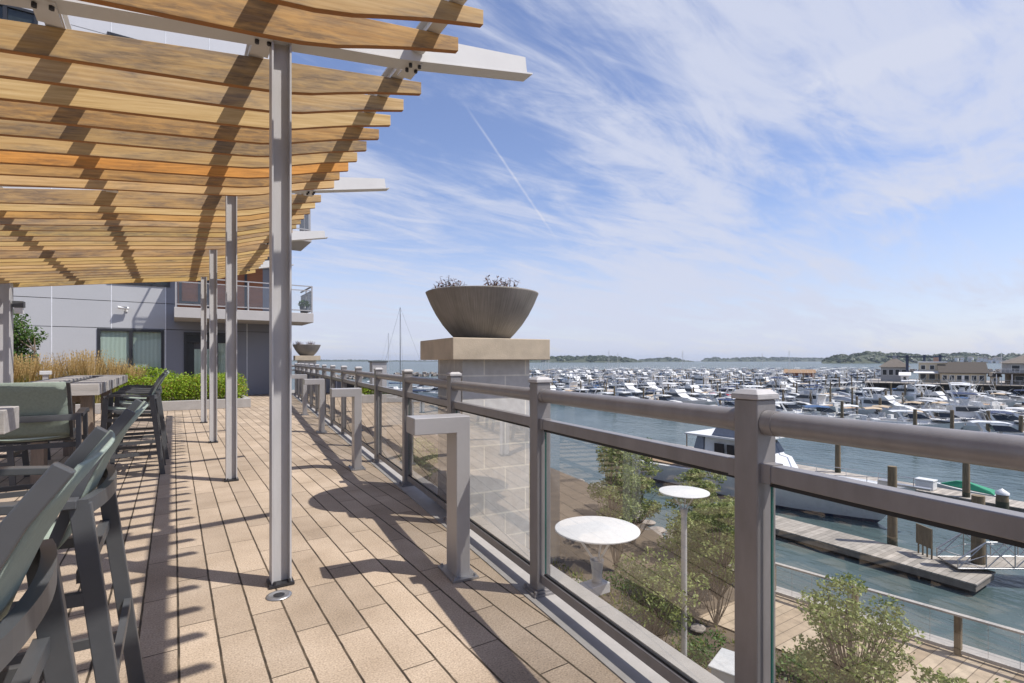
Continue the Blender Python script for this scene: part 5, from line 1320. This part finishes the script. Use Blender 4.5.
# breakwater
m = MB(); rb = random.Random(9)
for (x0, y0), (x1, y1) in zip(BREAK, BREAK[1:]):
    n = int(math.hypot(x1 - x0, y1 - y0) / 1.6)
    for i in range(n):
        k = (i + rb.random()) / n
        for q in range(3):
            c = Vector((x0 + (x1 - x0) * k + rb.gauss(0, 1.4), y0 + (y1 - y0) * k + rb.gauss(0, 1.4) , SEA + rb.uniform(.1, 2.0) )); s_ = rb.uniform(.8, 1.5)
            M = Matrix.Rotation(rb.uniform(0, 6), 3, 'Z') @ Matrix.Rotation(rb.uniform(-.5, .5), 3, 'X'); m.box(c, (s_ * 1.4, s_, s_ * .9), M)
tag(m.build('breakwater', M_rock), 'low brown rubble breakwater closing off the marina', 'breakwater', None, 'stuff')

# ------------------------------------------------------------------ wharf and marina buildings
WB = Dp(893, 128); WR = -R(71)                           # local x to the right, y away from the camera
wh = thing('wharf', 'dark timber wharf carrying the marina buildings', 'wharf', (WB.x, WB.y, SEA), WR)
WT = 3.5
m = MB(); m.b2((-6, 0, WT - .3), (46, 34, WT)); m.build('decking', M_dock, wh)
m = MB(); m.b2((-5.7, .5, -2), (46, 33, WT - .302)); m.build('timber_wall', M_wharf, wh)
for k in range(16): m = MB(); m.tube((-5.5 + k * 2.4, .2, -2), (-5.5 + k * 2.4, .2, WT - .32), .22, 8); m.build('pile', M_wharf, wh)
m = MB()
for k in range(30): m.b2((k * 1.5 - 6, .1, WT), (k * 1.5 - 5.9, .2, WT + 1.05))
m.b2((-6, .08, WT + 1.051), (38, .22, WT + 1.12)); m.b2((-6, .12, WT + .5), (38, .18, WT + .56)); m.b2((-6, .12, WT + .2), (38, .18, WT + .26)); m.build('wharf_rail', M_siding, wh)
def wl(x, y): 
    c, s_ = math.cos(WR), math.sin(WR); return (WB.x + x * c - y * s_, WB.y + x * s_ + y * c, SEA + WT)
def win(t, x, z, w, h, y=-.04):
    f = MB(); f.b2((x - w / 2 - .08, y, z - .08), (x + w / 2 + .08, y + .035, z + h + .08)); o = f.build('window', M_trim, t); g = MB(); g.b2((x - w / 2, y - .02, z), (x + w / 2, y - .002, z + h)); g.build('pane', M_boatglass, o)
def gable(t, w, d, hw_, hr, wm, rm, ox=0, ridge='x', ov=.4):
    m = MB(); m.b2((ox, 0, 0), (ox + w, d, hw_)); m.build('wall', wm, t)
    m = MB(); q = .18
    m.prism([(-ov, hw_ - .1), (d / 2, hr), (d + ov, hw_ - .1), (d + ov, hw_ - .1 + q), (d / 2, hr + q), (-ov, hw_ - .1 + q)], 0, ox - ov, ox + w + ov); m.build('roof', rm, t)
    m = MB(); m.prism([(0.01, hw_), (d - .01, hw_), (d / 2, hr - .06)], 0, ox + .01, ox + w - .01); m.build('gable_wall', wm, t)
def hip(t, w, d, hw_, hr, wm, rm, ov=.6, top=.25, z0=0, ox=0, oy=0):
    m = MB(); m.b2((ox, oy, z0), (ox + w, oy + d, hw_)); m.build('wall', wm, t)
    m = MB(); cx, cy = ox + w / 2, oy + d / 2; a = max(0.3, (w - d) / 2 + .3) if w > d else .3
    m.add([(ox - ov, oy - ov, hw_ - .1), (ox + w + ov, oy - ov, hw_ - .1), (ox + w + ov, oy + d + ov, hw_ - .1), (ox - ov, oy + d + ov, hw_ - .1), (cx - a, cy - .2, hr), (cx + a, cy - .2, hr), (cx + a, cy + .2, hr), (cx - a, cy + .2, hr)],
          [(0, 1, 5, 4), (1, 2, 6, 5), (2, 3, 7, 6), (3, 0, 4, 7), (4, 5, 6, 7), (3, 2, 1, 0)]); m.build('roof', rm, t)
t = thing('pavilion', 'grey pavilion with a tan hip roof at the left end of the wharf', 'pavilion', wl(-3.0, 12), WR)
hip(t, 5.8, 6.0, 3.9, 6.2, M_siding, M_rooftan, .6)
for k in range(4): win(t, .85 + 1.37 * k, 1.7, .9, 1.4)
m = MB(); m.b2((2.5, 2.6, 6.1), (3.3, 3.4, 6.8)); m.build('cupola', M_trim, t)
t = thing('harbour_office', 'yellow two storey harbour office with navy roof frame', 'building', wl(5.0, 9), WR)
m = MB(); m.b2((0, 0, 0), (5.4, 8, 5.0)); m.build('wall', M_cream, t)
m = MB(); m.b2((-.3, -.4, 2.7), (5.6, -.002, 2.95)); m.b2((-.2, -.3, 5.001), (5.6, 8.2, 5.25)); m.build('trim', M_trim, t)
for k in range(3): win(t, .9 + 1.75 * k, 3.3, .8, 1.0)
for k in range(3): win(t, .9 + 1.75 * k, .7, 1.1, 1.4)
m = MB()
for x in (.9, 4.0): m.b2((x, 1.5, 5.26), (x + .5, 2.0, 7.0))
m.b2((-1.5, 1.5, 6.3), (5.4, 2.2, 6.6)); m.b2((-2.6, -1.0, 0), (-2.0, -.4, 7.0)); m.b2((-6.4, -1.0, 6.3), (-.8, -.4, 6.6)); m.build('steel_frame', M_bluepost, t)
m = MB(); m.prism([(-2.2, 2.3), (-.41, 2.75), (-.41, 2.88), (-2.2, 2.43)], 0, -1.0, 5.2); m.build('awning', M_trim, t)
t = thing('boathouse', 'long cream boathouse with a brown shingle gable roof', 'building', wl(9.2, 6), WR + .05)
gable(t, 8.4, 8.0, 2.5, 5.0, M_cream, M_roofgrey)
for k in range(6): win(t, .8 + 1.35 * k, .7, .8, 1.2)
m = MB(); m.b2((4.0, -.05, 0), (4.8, -.002, 2.0)); m.build('door', M_trim, t)
t = thing('storage_shed', 'small shed with a lean-to roof right of the boathouse', 'shed', wl(18.3, 5), WR)
gable(t, 1.4, 3, 1.8, 2.4, M_cream, M_roofgrey); win(t, .7, .7, .6, .7)
t = thing('clubhouse', 'large two storey grey clubhouse with a hip roof at the right frame edge', 'building', wl(21.2, 6), WR)
hip(t, 16, 11, 5.0, 7.7, M_siding, M_rooftan, .7, z0=2.7)
m = MB(); m.b2((.5, .6, 0), (15.5, 10.5, 2.4)); m.build('lower_wall', M_rooftan, t)
m = MB(); m.b2((-2.4, -2.2, 2.42), (17, 11.5, 2.68)); m.build('deck_slab', M_dock, t)
m = MB()
for k in range(8): m.b2((-2.2 + k * 2.6, -2.1, 0), (-2.05 + k * 2.6, -1.95, 2.41))
m.build('deck_post', M_trim, t)
m = MB(); m.b2((-2.4, -2.2, 3.55), (17, -2.1, 3.64))
for k in range(24): m.b2((-2.3 + k * .8, -2.18, 2.69), (-2.25 + k * .8, -2.13, 3.549))
m.build('balustrade', M_trim, t)
for k in range(7): win(t, 1.3 + 2.2 * k, 3.2, 1.3, 1.2)
for k in range(4): win(t, 2 + 3.6 * k, .7, 1.4, 1.2, .555)
t = thing('marina_kiosk', 'tiny white kiosk on the wharf between pavilion and harbour office', 'kiosk', wl(1.4, 6), WR)
gable(t, 1.7, 2, 1.7, 2.4, M_trim, M_trim); win(t, .85, .6, .6, .8)
t = thing('flagpole', 'white flagpole by the clubhouse', 'flagpole', wl(20.0, 5))
m = MB(); m.tube((0, 0, 0), (0, 0, 7.6), .06, 6, .04); m.build('pole', M_trim, t)
# floating house in the marina
p = Dp(785, 218)
t = thing('floating_house', 'brick red floating house with a tan roof moored among the boats', 'houseboat', (p.x, p.y, SEA), WR)
m = MB(); m.b2((-.6, -.6, -.5), (10.6, 6.6, .6)); m.build('float', M_dockside, t)
m = MB(); m.b2((0, 0, .6), (10, 6, 4.0)); m.build('wall', M_brickred, t)
m = MB(); m.prism([(-.7, 3.9), (1.6, 5.3), (4.4, 5.3), (6.7, 3.9)], 0, -.6, 10.6); m.build('roof', M_rooforange, t)
for x in (1.6, 5.0): m = MB(); m.b2((x, -.06, .7), (x + 1.4, -.002, 3.5)); m.build('door', M_trim, t)
win(t, 8.0, 1.6, 1.5, 1.4)
for x in (-.4, 3.3, 6.9, 10.3): m = MB(); m.b2((x, -.5, .6), (x + .16, -.34, 3.9)); m.build('porch_post', M_rooforange, t)

# ------------------------------------------------------------------ islands and far shore
def island(name, pts, base, mat, leaf, seed, den, ls):
    """ridge through (pixel, distance, height) points, clothed in tree crowns"""
    rg = random.Random(seed); g = MB(); n = len(pts); prof = []
    for (px, t, h) in pts:
        prof.append((Dp(px, t), h))
    vs = []
    for c, h in prof:
        d = Vector((c.x, c.y, 0)).normalized(); w = base
        for k, hh in ((-w, -.5), (-w * .93, 2.0 if h > 4 else 1.0), (-w * .5, h * .62), (0, h * .8), (w * .6, h * .5), (w, -.5)): q = c + d * k; vs.append((q.x, q.y, SEA + hh))
    g.add(vs, [(6 * i + k, 6 * i + 6 + k, 6 * i + 7 + k, 6 * i + 1 + k) for i in range(n - 1) for k in range(5)])
    o = g.build(name, mat); tag(o, kind='structure')
    f = MB()
    for (c0, h0), (c1, h1) in zip(prof, prof[1:]):
        k = max(2, int((c1 - c0).length / den))
        for _ in range(k * 6):
            s = rg.random(); c = c0.lerp(c1, s); h = h0 + (h1 - h0) * s; d = Vector((c.x, c.y, 0)).normalized(); q = rg.random() ** .7
            p = c + d * base * (-.9 + q * .95); gz = h * (.12 + .7 * q); r = ls * rg.uniform(.6, 1.3) * (1 if h > 8 else .6)
            r = min(r, max(2.0, h * .4))
            for _ in range(16):
                v = Vector((rg.gauss(0, 1), rg.gauss(0, 1), rg.gauss(0, 1))).normalized(); v.z = abs(v.z) * 1.0; cc = Vector((p.x, p.y, SEA + gz)) + Vector((v.x * r, v.y * r, v.z * r * .75))
                a = v.orthogonal().normalized(); b = v.cross(a); e = r * rg.uniform(.3, .55); v2 = rg.uniform(0, 6.28); a, b = a * math.cos(v2) + b * math.sin(v2), b * math.cos(v2) - a * math.sin(v2)
                f.add([cc - a * e - b * e * .6, cc + a * e * .5 - b * e, cc + a * e + b * e * .5 + v * e * .3, cc - a * e * .4 + b * e], [(0, 1, 2, 3)])
    tag(f.build('woods', leaf), 'wooded cover on the far shore', 'woods', None, 'stuff')
M_land = simple('far_shore_land', (.05, .06, .03), .95, 0, .3, .05, coord='Object')
M_beach = simple('far_beach', (.24, .19, .14), .95)
island('hills', [(822, 1700, 8), (828, 1700, 18), (840, 1700, 27), (856, 1720, 31), (872, 1740, 44), (882, 1740, 36), (895, 1750, 34), (908, 1750, 31), (922, 1760, 26), (934, 1760, 25)], 120, M_land, M_leaf_far, 61, 8, 9)
island('hills', [(930, 1900, 24), (940, 1900, 33), (955, 1950, 38), (972, 1950, 40), (985, 1950, 34), (992, 1950, 22), (1000, 1900, 30), (1012, 1900, 36), (1024, 1900, 30), (1045, 1900, 34), (1080, 1900, 28)], 130, M_land, M_leaf_far, 62, 10, 9)
island('hills', [(500, 2600, 22), (545, 2600, 27), (570, 2600, 31), (600, 2600, 32), (622, 2600, 27), (636, 2600, 14), (642, 2600, 4)], 150, M_land, M_leaf_far, 63, 12, 11)
island('hills', [(638, 3600, 14), (652, 3600, 24), (668, 3600, 30), (676, 3600, 26), (684, 3600, 12), (694, 3600, 5)], 160, M_land, M_leaf_far, 64, 18, 12)
island('hills', [(701, 4200, 6), (706, 4200, 28), (716, 4200, 34), (726, 4200, 24), (740, 4200, 32), (765, 4300, 36), (790, 4300, 33), (815, 4400, 30), (850, 4400, 28)], 200, M_land, M_leaf_far, 65, 26, 15)
island('hills', [(255, 4500, 4), (290, 4500, 12), (318, 4500, 20), (330, 4500, 14), (350, 4500, 17), (385, 4500, 12), (430, 4600, 10), (470, 4600, 16), (510, 4600, 12)], 200, M_land, M_leaf_far, 66, 40, 12)
rh = random.Random(15)
for i in range(26):
    px = rh.uniform(941, 1003); t_ = 1815 + rh.uniform(0, 50); w = rh.uniform(7, 11)
    p = Dp(px, t_); z = SEA + 5 + (t_ - 1815) * .25
    t = thing('shore_house', 'tiny pale house on the wooded far shore', 'house', (p.x, p.y, z), WR + rh.uniform(-.3, .3), 'houses on the far shore')
    wm = rh.choice((M_trim, M_siding, M_trim, M_panel_light)); h = rh.uniform(4, 6)
    m = MB(); m.b2((-w / 2, 0, -6), (w / 2, 9, h)); m.build('wall', wm, t)
    m = MB(); m.prism([(-.6, h), (4.5, h + 2.6), (9.6, h)], 0, -w / 2 - .5, w / 2 + .5); m.build('roof', M_roofgrey, t)
p = Dp(937, 1650); t = thing('orange_building', 'orange painted building on the far shore above the harbour office', 'building', (p.x, p.y, SEA), WR)
m = MB(); m.b2((-9, 0, 0), (9, 14, 22)); m.build('wall', M_orange, t)
m = MB(); m.b2((-10, -1, 22.01), (10, 15, 23.5)); m.build('roof', M_roofgrey, t)

# ------------------------------------------------------------------ sea air
M_haze = bpy.data.materials.new('sea_air'); M_haze.use_nodes = True
nt = M_haze.node_tree; nt.nodes.clear(); o_ = nt.nodes.new('ShaderNodeOutputMaterial'); v_ = nt.nodes.new('ShaderNodeVolumePrincipled')
v_.inputs['Color'].default_value = (.75, .85, 1, 1); v_.inputs['Density'].default_value = .00007; v_.inputs['Anisotropy'].default_value = .3
nt.links.new(v_.outputs[0], o_.inputs['Volume'])
m = MB(); m.b2((-9100, -9100, SEA - 3), (9100, 12100, 95)); tag(m.build('haze', M_haze), 'thin pale sea air over the harbour', 'haze', None, 'stuff')
